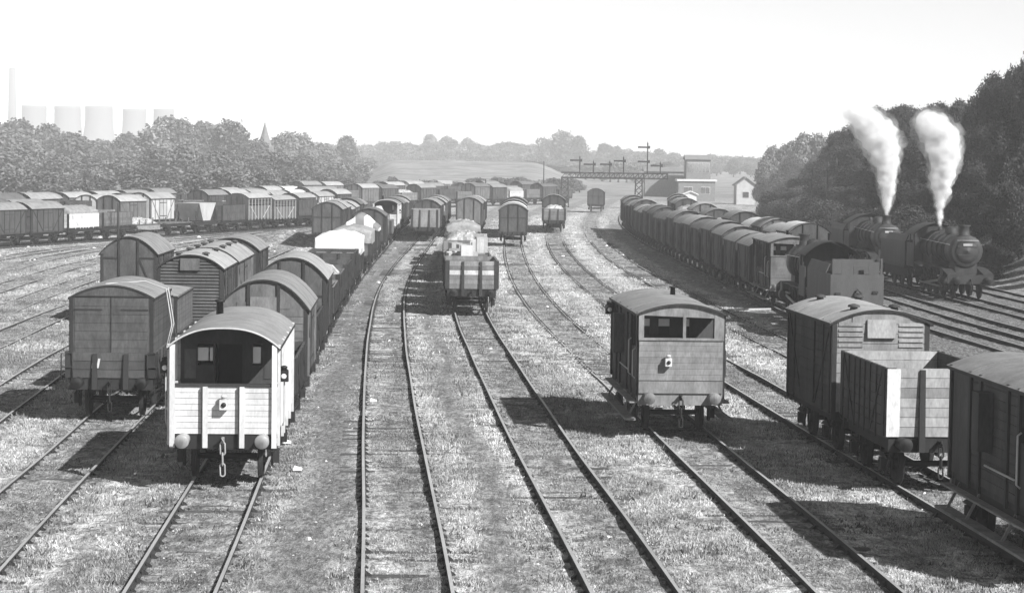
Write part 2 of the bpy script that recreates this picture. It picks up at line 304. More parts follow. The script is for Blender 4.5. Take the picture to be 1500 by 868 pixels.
def van(tone='brown', roof='roofmid', L=5.4, W=2.44, eave=3.0, crown=3.55, style='plank', lod=0, k=2.2, vents=0, panel=None, floor=1.1, chain=True, bowed=False, name='covered_van'):
    root = empty(name)
    arc = arch(W/2, eave, crown-.05, 14 if not lod else 8, k)
    for sx in (-1, 1):
        s = MB(); x = sx*(W/2-.035)
        if style == 'louvre': planks(s, x-.035, x+.035, -L/2+.04, L/2-.04, floor, eave, 12, gap=.02, jitter=.12)
        elif lod: s.box(x-.035, x+.035, -L/2+.04, L/2-.04, floor, eave)
        else: planks(s, x-.035, x+.035, -L/2+.04, L/2-.04, floor, eave, 11, gap=.01, jitter=.12)
        s.cur = 1; xo = sx*(W/2+.012)
        for yy in (-L/2+.12, -L/2+.95, L/2-.12, L/2-.95): s.box(xo-.02, xo+.02, yy-.05, yy+.05, floor-.05, eave)
        s.bar((xo, -.85, floor+.05), (xo, -L/2+.2, eave-.1), .03, .08); s.bar((xo, .85, floor+.05), (xo, L/2-.2, eave-.1), .03, .08)
        s.build('side', [M[tone], M['frame' if tone in ('brown', 'dark') else 'mid']], root)
        d = MB(); planks(d, xo-.03, xo+.012, -.78, .78, floor+.02, eave-.08, 8 if not lod else 1, jitter=.1); d.cur = 1
        for yy in (-.78, 0, .78): d.box(xo+sx*.014-.012, xo+sx*.014+.012, yy-.03, yy+.03, floor+.02, eave-.08)
        for zz in (floor+.3, eave-.4): d.box(xo+sx*.014-.012, xo+sx*.014+.012, -.76, .76, zz-.03, zz+.03)
        d.build('door', [M[tone], M['frame']], root)
    for sy in (-1, 1):
        e = MB(); y = sy*(L/2-.03); yo = sy*(L/2+.012)
        def clipz(xx): return eave+(crown-.05-eave)*(1-min(1, abs(xx)/(W/2))**k)
        if style in ('louvre',):
            z = floor; nn = 20; dz = (crown-floor)/nn
            for i in range(nn):
                a, b = floor+i*dz, floor+(i+.72)*dz
                if b > eave:
                    tt = min(1, (b-eave)/(crown-.05-eave)); ww = W/2*(1-tt)**(1/k) if tt < 1 else 0
                else: ww = W/2
                if ww > .15: e.hexa([(-ww, y-.05*(sy < 0)-.0, a), (ww, y-.05*(sy < 0), a), (ww, y+.05*(sy > 0)+.001, a), (-ww, y+.05*(sy > 0)+.001, a), (-ww, y-.0, b), (ww, y-.0, b), (ww, y+.002, b), (-ww, y+.002, b)], 1+random.uniform(-.1, .1))
            e.cur = 1; e.prism([(-W/2, floor)]+arc+[(W/2, floor)], y-sy*.03-.01, y-sy*.03+.01, .8)
            e.cur = 0
        else:
            e.prism([(-W/2, floor)]+arc+[(W/2, floor)], y-.03, y+.03)
            if style in ('plank', 'louvtop', 'vent') and not lod:
                nn = 10; dz = (eave+.2-floor)/nn
                for i in range(nn):
                    a, b = floor+i*dz, floor+(i+1)*dz-.014
                    ww = W/2-.1
                    if b > clipz(ww): ww = W/2-.5
                    e.box(-ww, ww, yo-.014, yo+.006, a, b, 1+random.uniform(-.13, .13))
        e.cur = 1
        posts = {'plank': (-.45, .45), 'vent': (-.42, .42), 'framed': (-.42, .4), 'three': (-.42, .42), 'louvre': (), 'louvtop': ()}[style]
        for px in posts: e.box(px-.045, px+.045, yo-.0+min(0, sy)*.05, yo+.05*max(0, sy)+.001, .9, clipz(px)-.02)
        for sx in (-1, 1): e.box(sx*(W/2-.06)-.06, sx*(W/2-.06)+.06, yo-.02, yo+.02, .9, eave-.02)
        if style == 'framed':
            e.box(-W/2+.1, -.46, yo-.02, yo+.02, 2.72, 2.79); e.box(.44, W/2-.1, yo-.02, yo+.02, 2.72, 2.79)
            e.bar((.44, yo, 2.72), (W/2-.1, yo, 1.1), .03, .09)
        if style == 'three': e.box(-W/2+.1, W/2-.1, yo-.018, yo+.018, 2.3, 2.37)
        e.build('end_wall', [M[tone], M['frame']], root)
        if style in ('louvre', 'vent', 'louvtop'):
            v = MB(); pz = (2.95, 3.4) if style != 'vent' else (2.55, 3.28); pw = .36 if style != 'vent' else .37
            yv = sy*(L/2+.05)
            v.hexa([(-pw, yv-.08, pz[0]), (pw, yv-.08, pz[0]), (pw, yv+.08, pz[0]), (-pw, yv+.08, pz[0]), (-pw, yv-.03, pz[1]), (pw, yv-.03, pz[1]), (pw, yv+.03, pz[1]), (-pw, yv+.03, pz[1])], 1.35 if style != 'louvtop' else 1.6)
            v.build('end_vent', M[tone if style != 'louvtop' else 'pale'], root)
        if style == 'louvtop':
            for sx in (-1, 1):
                sl = MB()
                for i in range(5):
                    z = 2.72+i*.13; sl.hexa([(sx*.76-.31, yo-.05, z), (sx*.76+.31, yo-.05, z), (sx*.76+.31, yo+.05, z), (sx*.76-.31, yo+.05, z), (sx*.76-.31, yo-.01, z+.085), (sx*.76+.31, yo-.01, z+.085), (sx*.76+.31, yo+.01, z+.085), (sx*.76-.31, yo+.01, z+.085)])
                sl.build('end_louvre', M['pale'], root)
    f = MB(); f.box(-W/2+.04, W/2-.04, -L/2+.06, L/2-.06, floor-.1, floor+.02); f.build('floor', M['dark'], root)
    roof_part(root, W/2+.07, eave-.03, crown, L/2+.09, roof, k, lod, vents)
    gear(root, L, 3.0, lod, chain=chain)
    return root

def roof_part(root, w, eave, crown, hl, roof, k=2.2, lod=0, vents=0, th=.045, strips=True):
    r = MB(); o = arch(w, eave, crown, 20 if not lod else 8, k); i_ = arch(w-.02, eave-th, crown-th, 20 if not lod else 8, k)
    n = len(o); ny = 2
    r.sheet([[(x, -hl, z) for x, z in o], [(x, hl, z) for x, z in o]]); r.sheet([[(x, hl, z) for x, z in i_], [(x, -hl, z) for x, z in i_]])
    r.cur = 1
    for s in (-1, 1):
        g = [[(x, s*hl, z) for x, z in o], [(x, s*hl, z) for x, z in i_]]
        r.sheet(g if s > 0 else g[::-1], smooth=False)
    r.box(-w-.01, -w+.02, -hl, hl, eave-th-.02, eave); r.box(w-.02, w+.01, -hl, hl, eave-th-.02, eave)
    if strips:
        r.cur = 0
        for yy in ([-hl*.52, hl*.5] if not lod else []):
            pts = [(x, yy, z+.006) for x, z in o]
            for a, b in zip(pts[:-1], pts[1:]): r.bar(a, b, .05, .016, .8)
    ro = r.build('roof', [M[roof], M['frame']], root)
    for j in range(vents):
        sx = -1 if j % 2 else 1; yy = -hl*.7+(j//2)*hl*1.4/max(1, vents//2-1)
        v = MB(); zz = eave+(crown-eave)*(1-.4**k)
        v.lathe((sx*w*.4, yy, zz-.02), (0, 0, 1), [(0, .1), (.08, .09), (.08, .16), (.13, .14), (.16, .04)], 10); v.build('roof_vent', M['dark'], ro)
    return ro

def lamp_mesh(root, x, y, z, name='lamp', s=1.0, pale=False):
    l = MB(); l.box(x-.09*s, x+.09*s, y-.09*s, y+.09*s, z-.14*s, z+.08*s); l.lathe((x, y, z+.08*s), (0, 0, 1), [(0, .09*s), (.05*s, .05*s), (.05*s, .07*s), (.08*s, .07*s), (.1*s, .02*s)], 10)
    lo = l.build(name, M['white' if pale else 'black'], root)
    c = MB(); c.lathe((x, y-.09*s, z-.03*s), (0, -1, 0), [(0, .055*s), (.03*s, .05*s), (.05*s, .02*s)], 12); c.build('lamp_lens', M['black' if pale else 'brass'], lo)
    return lo

def white_brake_van(lod=0):
    root = empty('brake_van'); L, W = 6.7, 2.34; ea, cr, k = 3.12, 3.5, 2.6; kk = k
    top = 2.2; vd = 1.75                                       # rail height and veranda depth
    # front veranda end planks with posts
    e = MB()
    planks(e, -W/2+.06, W/2-.06, -L/2-.03, -L/2+.03, 1.16, top, 8, jitter=.1, gap=.009)
    e.build('veranda_end', M['white'], root)
    rail = MB(); rail.box(-W/2, W/2, -L/2-.07, -L/2+.07, top, top+.06); rail.build('veranda_rail', M['frame'], root)
    for px in (-W/2+.06, -.40, .40, W/2-.06):
        p = MB(); w = .055 if abs(px) > 1 else .06
        p.box(px-w, px+w, -L/2-.12, -L/2-.03, .86, 2.2 if abs(px) < 1 else ea)
        if abs(px) < 1: p.cur = 1; p.box(px-w-.012, px-w+.015, -L/2-.125, -L/2-.03, .86, 2.2)  # dark strip paints the shadow on the left of the post
        p.build('end_post', [M['white'], M['frame']], root)
    for sx in (-1, 1):
        s = MB(); x = sx*(W/2-.03)
        planks(s, x-.03, x+.03, -L/2+.02, -L/2+vd, 1.16, top, 8, jitter=.05, gap=.008)          # veranda side low
        planks(s, x-.03, x+.03, -L/2+vd, L/2, 1.1, ea, 13, jitter=.05, gap=.008)
        for yy in (-L/2+.1, -L/2+vd, -1, .4, 1.8, L/2-.08): s.box(sx*(W/2+.03)-.03, sx*(W/2+.03)+.03, yy-.05, yy+.05, .9, ea)
        s.build('side', M['white'], root)
        hr = MB(); hr.tube([(sx*(W/2+.1), -L/2+.4, 1.3), (sx*(W/2+.13), -L/2+.4, 1.4), (sx*(W/2+.13), -L/2+.4, 2.5), (sx*(W/2+.1), -L/2+.4, 2.6)], .018, 6); hr.build('handrail', M['offwhite'], root)
    # cabin wall with doorway and windows
    c = MB(); y = -L/2+vd
    arc = arch(W/2-.06, ea, cr-.06, 14, kk)
    holes = []
    def wallbox(x0, x1, z0, z1): c.box(x0, x1, y, y+.05, z0, z1)
    wallbox(-W/2+.06, -.33, 1.1, 2.5); wallbox(.28, W/2-.06, 1.1, 2.5)
    wallbox(-W/2+.06, -.72, 2.5, 2.98); wallbox(-.38, -.33, 2.5, 2.98); wallbox(.28, .52, 2.5, 2.98); wallbox(.72, W/2-.06, 2.5, 2.98)
    c.prism([(-W/2+.06, 2.98)]+arc+[(W/2-.06, 2.98)], y, y+.05)
    c.build('cabin_wall', M['interior'], root)
    for (a, b, d, g) in ((-.72, -.48, 2.6, 2.9), (-.45, -.38, 2.6, 2.9), (.52, .70, 2.55, 2.92)):
        g_ = MB(); g_.box(a, b, y+.015, y+.03, d, g); g_.build('window', M['windowlight'], root)  # pale panes paint the light seen through the cabin
    for (a, b) in ((-1.02, -.76), (.78, 1.04)):
        g_ = MB(); g_.box(a, b, y-.02, y-.006, 2.2, 2.86, 1.0); g_.build('wall_panel', M['mid' if a < 0 else 'interior'], root)  # left one, paler, paints the light through the veranda side opening
    dr = MB(); dr.box(-.33, .28, y+.6, y+.64, 1.1, 3.0); dr.build('doorway_dark', M['black'], root)  # black sheet standing in for the unlit cabin behind the open doorway
    fl = MB(); fl.box(-W/2+.05, W/2-.05, -L/2+.03, L/2-.03, 1.0, 1.1); fl.build('floor', M['dark'], root)
    for q_ in ((-W/2+.4, -W/2+.9, -L/2+.1, -L/2+.35, 2.0, 2.12), (W/2-.35, W/2-.1, -L/2+.1, -L/2+.4, 2.1, 2.16)):
        b = MB(); b.box(*q_); b.build('locker', M['dark'], root)
    re = MB(); re.prism([(-W/2, 1.1)]+arch(W/2, ea, cr-.05, 14, kk)+[(W/2, 1.1)], L/2-.05, L/2); re.build('rear_wall', M['white'], root)
    ro = roof_part(root, W/2+.06, ea-.05, cr, L/2+.12, 'roofmid', kk, 0, 0, strips=False)
    rim = MB()
    pts = [(x, -L/2-.13, z-.02) for x, z in arch(W/2+.06, ea-.05, cr, 24, kk)]
    rim.tube(pts, .022, 6); rim.build('roof_rim', M['offwhite'], ro)
    ch = MB(); ch.lathe((-.45, 1.2, 3.4), (0, 0, 1), [(0, .09), (.35, .08), (.35, .12), (.4, .12), (.42, .03)], 12); ch.build('stove_chimney', M['black'], ro)
    gear(root, L, 3.6, 0, chain='bright', bufmat='steel', W=2.2, headmat='black', lever=False)
    lamp_mesh(root, .02, -L/2-.16, 1.85, 'tail_lamp', 1.0, True)
    lamp_mesh(root, -W/2-.13, -L/2+.25, 2.62, 'side_lamp', 1.1); lamp_mesh(root, W/2+.13, -L/2+.25, 2.45, 'side_lamp', 1.1)
    return root

def grey_brake_van(front='pale', side='brown', rooft='roofmid', L=6.6, lod=0, W=2.27, closed=False):
    root = empty('brake_van'); ea, cr, k = 3.27, 3.52, 2.0; vd = 1.5
    e = MB(); planks(e, -W/2+.02, W/2-.02, -L/2-.03, -L/2+.03, 1.48, 2.56, 7, jitter=.09, gap=.005); e.box(-W/2+.02, W/2-.02, -L/2-.06, -L/2+.03, 1.14, 1.465)
    e.cur = 1; e.box(-W/2+.02, W/2-.02, -L/2-.065, -L/2-.03, 1.465, 1.48); e.build('veranda_end', [M[front], M['frame']], root)
    t = MB()
    for px, w in ((-W/2+.07, .07), (.08, .04), (W/2-.13, .13)): t.box(px-w, px+w, -L/2-.04, -L/2+.05, 2.56, ea)
    t.box(-W/2, W/2, -L/2-.07, -L/2+.06, 2.54, 2.60)
    t.prism([(-W/2, 3.2)]+arch(W/2, ea, cr-.05, 14, k)+[(W/2, 3.12)], -L/2-.03, -L/2+.03); t.build('veranda_frame', M[front], root)
    for sx in (-1, 1):
        s = MB(); x = sx*(W/2-.03)
        s.box(x-.03, x+.03, -L/2+.03, -L/2+vd, 1.14, 2.3); s.box(x-.03, x+.03, -L/2+.03, -L/2+.25, 2.3, ea)
        planks(s, x-.03, x+.03, -L/2+vd, L/2-vd, 1.14, ea, 12, jitter=.12, gap=.01); s.box(x-.03, x+.03, L/2-vd, L/2-.03, 1.14, ea if closed else 2.3)
        s.cur = 1
        for yy in (-L/2+.1, -L/2+vd, -.9, .9, L/2-vd, L/2-.1): s.box(sx*(W/2+.02)-.03, sx*(W/2+.02)+.03, yy-.06, yy+.06, 1.0, ea)
        s.build('side', [M[side], M['frame']], root)
        st = MB(); st.box(sx*(W/2+.17)-.14, sx*(W/2+.17)+.14, -L/2+.1, L/2-.1, .40, .45); st.box(sx*(W/2+.1)-.1, sx*(W/2+.1)+.1, -L/2+.1, L/2-.1, .86, .9)
        for yy in (-2.6, -1.2, 1.2, 2.6): st.bar((sx*(W/2+.17), yy, .42), (sx*(W/2-.1), yy, .95), .05)
        st.build('footboard', M['pale'], root)
        hr = MB()
        for yy, z0, z1 in ((-L/2+vd-.2, 1.5, 2.5), (-L/2+.35, 1.5, 2.3)): hr.tube([(sx*(W/2+.04), yy, z0), (sx*(W/2+.11), yy, z0+.06), (sx*(W/2+.11), yy, z1-.06), (sx*(W/2+.04), yy, z1)], .02, 6)
        hr.tube([(sx*(W/2+.09), -L/2+vd, 1.62), (sx*(W/2+.09), .3, 1.62)], .02, 6)
        hr.build('handrail', M['offwhite' if sx < 0 else 'dark'], root)
        du = MB(); du.box(sx*(W/2+.15)-.14, sx*(W/2+.15)+.14, .1, .55, 1.9, 3.0); du.build('side_lookout', M[side], root)
    c = MB(); y = -L/2+vd
    for a, b in ((-W/2+.06, -.92), (-.66, -.42), (-.12, .25), (.42, W/2-.06)): c.box(a, b, y, y+.05, 2.55, 3.0)
    c.box(-W/2+.06, W/2-.06, y, y+.05, 1.14, 2.55); c.prism([(-W/2+.06, 3.0)]+arch(W/2-.06, ea, cr-.06, 12, k)+[(W/2-.06, 3.0)], y, y+.05)
    c.build('cabin_wall', M['interior'], root)
    for a, b in ((-.92, -.66), (-.42, -.12), (.25, .42)):
        g = MB(); g.box(a, b, y+.01, y+.03, 2.8, 3.0); g.cur = 1; g.box(a, b, y+.012, y+.028, 2.55, 2.8); g.build('window', [M['windowlight'], M['black']], root)  # upper half painted pale as light seen through, lower half black
    re = MB(); re.box(-W/2+.05, W/2-.05, L/2-vd, L/2-vd+.05, 1.14, ea); re.box(-W/2+.03, W/2-.03, L/2-.05, L/2, 1.14, 2.4)
    for px in (-W/2+.07, 0, W/2-.07): re.box(px-.05, px+.05, L/2-.05, L/2+.001, 2.4, ea)
    re.build('rear_wall', M[side], root)
    fl = MB(); fl.box(-W/2+.05, W/2-.05, -L/2+.05, L/2-.06, 1.0, 1.12); fl.build('floor', M['dark'], root)
    ro = roof_part(root, W/2+.08, ea-.03, cr, L/2+.12, rooft, k, 0, 0)
    ch = MB(); ch.lathe((.3, .8, 3.4), (0, 0, 1), [(0, .08), (.3, .07), (.3, .11), (.34, .1)], 10); ch.build('stove_chimney', M['black'], ro)
    gear(root, L, 3.6, 0, chain=True, bufmat='pale', W=2.24, headmat='pale', lever=False)
    if not lod and not closed: lamp_mesh(root, -.35, -L/2-.16, 2.0, 'tail_lamp', .95, True); lamp_mesh(root, -W/2-.2, L/2-1.0, 3.0, 'side_lamp', 1.2)
    return root

def low_wagon(L=5.3, tone='brown'):
    root = open_wagon(tone, L, h=1.85, n=3, floor=1.15, end='x')
    return root

def cattle_wagon(lod=1, roof='roofpale'):
    root = empty('cattle_wagon'); L, W = 5.8, 2.44
    s = MB()
    for sx in (-1, 1):
        x = sx*(W/2-.03); s.cur = 0; s.box(x-.03, x+.03, -L/2, L/2, 1.1, 2.35)
        s.box(x-.03, x+.03, -L/2, L/2, 2.85, 3.1, .7)
        for i in range(2): s.box(x-.02, x+.02, -L/2, L/2, 2.5+i*.15, 2.56+i*.15)
        s.cur = 1
        for yy in np.linspace(-L/2+.06, L/2-.06, 8): s.box(sx*(W/2+.01)-.02, sx*(W/2+.01)+.02, yy-.04, yy+.04, 1.0, 3.1)
        for sg in (-1, 1): s.bar((sx*(W/2+.01), sg*.8, 1.2), (sx*(W/2+.01), sg*2.4, 2.3), .04, .07)
    s.build('slatted_side', [M['mid'], M['offwhite']], root)
    for sy in (-1, 1):
        e = MB(); e.prism([(-W/2, 1.1)]+arch(W/2, 3.1, 3.5, 8)+[(W/2, 1.1)], sy*L/2-.03, sy*L/2+.03)
        for px in (-.6, 0, .6): e.box(px-.04, px+.04, sy*(L/2+.03)-.02, sy*(L/2+.03)+.02, 1.0, 3.2, .4)
        e.build('end_wall', M['brown'], root)
    f = MB(); f.box(-W/2+.06, W/2-.06, -L/2+.04, L/2-.04, 1.0, 1.1); f.build('floor', M['dark'], root)
    roof_part(root, W/2+.06, 3.08, 3.55, L/2+.06, roof, 2.2, 1); gear(root, L, 3.3, lod); return root
def hopper_wagon(lod=1):
    root = empty('hopper_wagon'); L, W = 5.2, 2.4
    b = MB(); z0, z1 = 1.25, 2.95
    o = [(-W/2, -1.9, z1), (W/2, -1.9, z1), (W/2, 1.9, z1), (-W/2, 1.9, z1)]; i_ = [(-W/2+.1, -.8, z0), (W/2-.1, -.8, z0), (W/2-.1, .8, z0), (-W/2+.1, .8, z0)]
    n = len(b.v); b.v += i_+o
    for q in ((0, 1, 5, 4), (1, 2, 6, 5), (2, 3, 7, 6), (3, 0, 4, 7), (0, 3, 2, 1), (4, 5, 6, 7)): b.face([n+j for j in q])
    b.build('hopper_body', M['offwhite'], root)
    f = MB()
    for sx in (-1, 1):
        for sy in (-1, 1): f.bar((sx*1.1, sy*2.4, 1.1), (sx*1.1, sy*1.75, 2.8), .09); f.bar((sx*1.1, sy*2.4, 1.1), (sx*1.1, sy*2.4, 2.2), .07)
    f.box(-1.1, 1.1, -L/2, L/2, 1.08, 1.16); f.build('hopper_frame', M['frame'], root)
    gear(root, L, 2.9, lod); return root
def flat_wagon(lod=1):
    root = empty('flat_wagon'); L = 5.6
    b = MB(); planks(b, -1.15, 1.15, -L/2, L/2, 1.1, 1.2, 12, axis='y')
    for sx in (-1, 1):
        for yy in (-2, -.7, .7, 2): b.box(sx*1.15-.04, sx*1.15+.04, yy-.04, yy+.04, 1.1, 1.6)
    b.build('deck', M['mid'], root); gear(root, L, 3.2, lod); return root

def put(root, track, ysurvey, label, cat, group=None, L=5.3, front=True, dx=0.0):
    y = track_y(track, ysurvey) if track in SURVEY else ysurvey
    T = TR[track]; s = T.slope(y); c = 1/math.sqrt(1+s*s)
    yc = y+(L/2+.12)*c if front else y
    s = T.slope(yc); th = math.atan(s)
    root.location = (T.x(yc)+dx, yc, 0); root.rotation_euler = (0, 0, -th)
    tag(root, label, cat, group); return root
def put_along(root, T, yc, label, cat, group=None):
    s = T.slope(yc); root.location = (T.x(yc), yc, 0); root.rotation_euler = (0, 0, -math.atan(s)); return tag(root, label, cat, group)

G_NEAR = 'wagons standing in the left hand sidings'
van_lbl = 'van'
# ---- track A (column behind the white brake van)
wb = put(white_brake_van(), 'A', 48.2, 'white planked brake van with open dark veranda, nearest vehicle at the left', 'brake van', 'brake vans in the yard', 6.7)
far_white = copy_tree(wb)
put(far_white, 'A', 203, 'small distant white brake van with curved dark roof at the end of its line', 'brake van', 'brake vans in the yard', 6.7)
put(open_wagon('brown', h=2.1, n=4), 'A', 56.2, 'low brown open wagon hidden just behind the white brake van', 'open wagon', G_NEAR)
put(van('mid', 'roofmid', style='vent', crown=3.78, eave=2.95, k=2.2, W=2.5, L=5.4), 'A', 62.3, 'grey planked covered van with wide centre panel, behind the white brake van', 'covered van', G_NEAR, 5.4)
put(open_wagon('brown', h=2.2, n=5), 'A', 69.9, 'brown open wagon between the two high arched covered vans', 'open wagon', G_NEAR)
put(van('brown', 'roofpale', style='three', crown=3.7, eave=2.95, L=5.4), 'A', 78.2, 'dark covered van with arched roof and three plain end panels', 'covered van', G_NEAR, 5.4)
put(open_wagon('pale', h=2.2, n=4), 'A', 86, 'pale patched open wagon behind the van with three end panels', 'open wagon', G_NEAR)
put(open_wagon('mid', h=2.3, n=5, tonej=.35), 'A', 94, 'mottled open wagon heaped with straw beside the left footpath', 'open wagon', G_NEAR)
put(open_wagon('brown', h=2.3, n=5), 'A', 102.5, 'brown open wagon in front of the dark one by the white sheet', 'open wagon', G_NEAR)
put(open_wagon('dark', h=2.45, n=6), 'A', 112, 'very dark open wagon with the white sheeted wagon right behind it', 'open wagon', G_NEAR)
put(open_wagon('mid', h=2.3, n=5), 'A', 120, 'open wagon carrying the bright white canvas sheet', 'open wagon', G_NEAR)
put(open_wagon('mid', h=2.3, n=5), 'A', 138, 'open wagon under the grey tarpaulin with pale end flap', 'open wagon', G_NEAR)
put(open_wagon('mid', h=2.3, n=5), 'A', 150, 'open wagon under the peaked striped tarpaulin', 'open wagon', G_NEAR)
put(van('brown', 'roofdark', style='plank', L=5.4, lod=1), 'A', 165, 'dark covered van just behind the peaked tarpaulin', 'covered van', G_NEAR, 5.4)
put(open_wagon('mid', h=2.2, n=5, lod=1), 'A', 181, 'small open wagon with a rounded white load before the distant white brake van', 'open wagon', G_NEAR)

def ycen(track, ysv, L=5.3):
    y = track_y(track, ysv); s = TR[track].slope(y); return y+(L/2+.12)/math.sqrt(1+s*s)
def local(track, yc, o):
    s = TR[track].slope(yc); o.location = (TR[track].x(yc), yc, 0); o.rotation_euler = (0, 0, -math.atan(s))
def draped(name, W, L, z0, z1, zt, mtl, ridge=0.0, sag=.05, hang_front=.9, flap=None, seed=0, stripes=0):
    """Canvas sheet over a wagon: top with folds, sides hanging."""
    mb = MB(); rs = np.random.default_rng(seed); nx, ny = 22, 30
    prof = []
    hw = W/2+.05
    for t in np.linspace(0, 1, nx):
        if t < .2: x = -hw; z = z0+(zt-z0)*t/.2
        elif t > .8: x = hw; z = zt-(zt-z0)*(t-.8)/.2
        else:
            u = (t-.2)/.6; x = -hw+2*hw*u; z = zt+ridge*(1-abs(2*u-1))+.12*math.sin(PI*u)
        prof.append((x, z, t))
    hl = L/2+.06
    rows = []
    for j in range(ny+1):
        v = j/ny; y = -hl+2*hl*v
        if v < .1: yy = -hl; drop = (1-v/.1)
        elif v > .9: yy = hl; drop = (v-.9)/.1
        else: yy = -hl+2*hl*(v-.1)/.8; drop = 0
        row = []
        for x, z, t in prof:
            zz = z-(max(0, z-z0))*drop*hang_front
            f = .035*math.sin(9*x+seed)+.03*math.sin(7*yy+3*x+seed)+rs.normal(0, .008)
            sd = -1 if yy < -hl+.01 else (1 if yy > hl-.01 else 0)
            row.append((x+(f*.6 if abs(x) > hw-.02 else 0), yy+sd*abs(f)*.8*(drop), zz+(f if abs(x) < hw-.02 else 0)))
        rows.append(row)
    n = len(mb.v)
    for i in range(len(rows)-1):
        for j in range(nx-1):
            pass
    mb.sheet(rows)
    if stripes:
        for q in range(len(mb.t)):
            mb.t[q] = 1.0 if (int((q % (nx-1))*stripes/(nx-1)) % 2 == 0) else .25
    return mb.build(name, mtl)
def put_load(o, track, ysv, label, cat, L=5.3, group=None):
    local(track, ycen(track, ysv, L), o); return tag(o, label, cat, group)
put_load(draped('tarpaulin', 2.4, 5.3, 2.0, 2.9, 2.95, M['canvas'], ridge=.12, hang_front=.95, seed=1), 'A', 120, 'bright white canvas sheet roped over an open wagon at left', 'tarpaulin', group='tarpaulins over wagons')
put_load(draped('tarpaulin', 2.4, 5.3, 1.9, 2.8, 2.75, M['canvasgrey'], ridge=.1, seed=2), 'A', 138, 'mottled grey tarpaulin over the wagon behind the white sheet', 'tarpaulin', group='tarpaulins over wagons')
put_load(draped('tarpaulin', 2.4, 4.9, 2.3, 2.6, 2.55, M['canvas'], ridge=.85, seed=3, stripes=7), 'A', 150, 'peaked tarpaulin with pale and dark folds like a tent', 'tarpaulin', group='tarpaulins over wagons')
def heap(name, W, L, z0, hgt, mtl, seed=0, n=18):
    mb = MB(); rows = []
    for j in range(n+1):
        row = []
        for i in range(n+1):
            u, v = 2*i/n-1, 2*j/n-1
            h = max(0, (1-abs(u)**3)*(1-abs(v)**4)); nz = mnoise.noise(Vector((u*2.2+seed, v*3.4, seed)))*.5+mnoise.noise(Vector((u*7+seed, v*9, seed)))*.3
            row.append((u*W/2, v*L/2, z0+hgt*h*(1+.7*nz)))
        rows.append(row)
    mb.sheet(rows, smooth=False); n0 = len(mb.v); mb.box(-W/2, W/2, -L/2, L/2, z0-.5, z0)
    mb.t = [1+random.uniform(-.35, .35) for _ in mb.t]
    return mb.build(name, mtl)
put_load(heap('straw_heap', 2.25, 5.0, 2.05, .55, M['hay'], 4), 'A', 94, 'loose pale straw heaped above the sides of a mottled wagon', 'straw', group='heaped wagon loads')
put_load(heap('rubble_heap', 2.25, 5.0, 1.9, .5, M['pale'], 9), 'A', 86, 'grey rubbish heaped in the pale patched wagon', 'rubbish', group='heaped wagon loads')
put_load(heap('canvas_bundle', 1.3, 1.8, 2.3, .9, M['white'], 5), 'A', 181, 'rounded white bundle in a wagon before the distant white brake van', 'bundle')

# ---- track B (container wagons, louvred vans)
cw = low_wagon()
for x_ in (-.52, -.38):
    q_ = MB(); q_.hexa([(x_, -2.71, 1.42), (x_+.06, -2.71, 1.42), (x_+.06, -2.70, 1.42), (x_, -2.70, 1.42), (x_+.05, -2.71, 1.68), (x_+.11, -2.71, 1.68), (x_+.11, -2.70, 1.68), (x_+.05, -2.70, 1.68)]); q_.build('paint_stroke', M['white'], cw)
for x_ in (-1.32, 1.0):
    q_ = MB(); q_.tube([(x_, -2.74, 1.1), (x_, -2.74, 1.82), (x_+.3, -2.74, 1.82), (x_+.3, -2.74, 1.1)], .022, 6); q_.bar((x_, -2.74, 1.45), (x_+.3, -2.74, 1.45), .03); q_.build('end_bracket', M['frame'], cw)
put(cw, 'B', 60.6, 'low brown plank wagon carrying the big plank container, front left', 'low wagon', G_NEAR)
def container(W=2.24, L=4.5, z0=1.16, z1=3.35, crown=3.68, tone='brown', roof='roofmid', rope=True):
    root = empty('freight_container')
    b = MB()
    for sx in (-1, 1): planks(b, sx*W/2-.04, sx*W/2+.04, -L/2+.03, L/2-.03, z0, z1, 12, jitter=.1)
    for sy in (-1, 1):
        b.prism([(-W/2, z0)]+arch(W/2, z1, crown-.04, 12, 2.0)+[(W/2, z0)], sy*L/2-.03, sy*L/2+.03)
    b.box(-W/2+.04, W/2-.04, -L/2+.04, L/2-.04, z0-.0, z0+.08); b.build('container_body', M[tone], root)
    for sx in (-1, 1):
        d = MB(); a, c_ = (-W/2+.12, -.03) if sx < 0 else (.0, W/2-.12)
        planks(d, a, c_, -L/2-.05, -L/2-.03, z0+.1, z1-.02, 9, jitter=.07, gap=.008); d.cur = 1
        for zz in (z0+.55, z1-.35): d.box(a if sx < 0 else c_-.75, a+.75 if sx < 0 else c_, -L/2-.065, -L/2-.05, zz-.02, zz+.02)
        d.build('container_door', [M[tone], M['frame']], root)
    t = MB(); t.box(-W/2+.08, W/2-.1, -L/2-.06, -L/2-.03, z1, z1+.03); t.box(-.03, 0, -L/2-.07, -L/2-.05, z0+.3, z1-.0)
    for sx in (-1, 1): t.box(sx*(W/2-.03)-.05, sx*(W/2-.03)+.05, -L/2-.045, -L/2-.03, z0, z1)
    t.build('door_ironwork', M['frame'], root)
    roof_part(root, W/2+.05, z1-.02, crown, L/2+.06, roof, 2.0, 0, 0)
    if rope:
        r = MB()
        for yy in (.7, 1.3): r.tube([(W/2+.06, yy, z1+.05), (W/2+.25, yy-.3, 2.4), (W/2+.1, yy-.5, 1.7)], .015, 5)
        r.tube([(-.2, -L/2+.3, crown+.01), (.6, .6, crown-.05), (W/2+.08, 1.0, z1+.02), (W/2+.3, 1.5, 1.8)], .015, 5)
        r.build('lashing_rope', M['rope'], root)
    return root
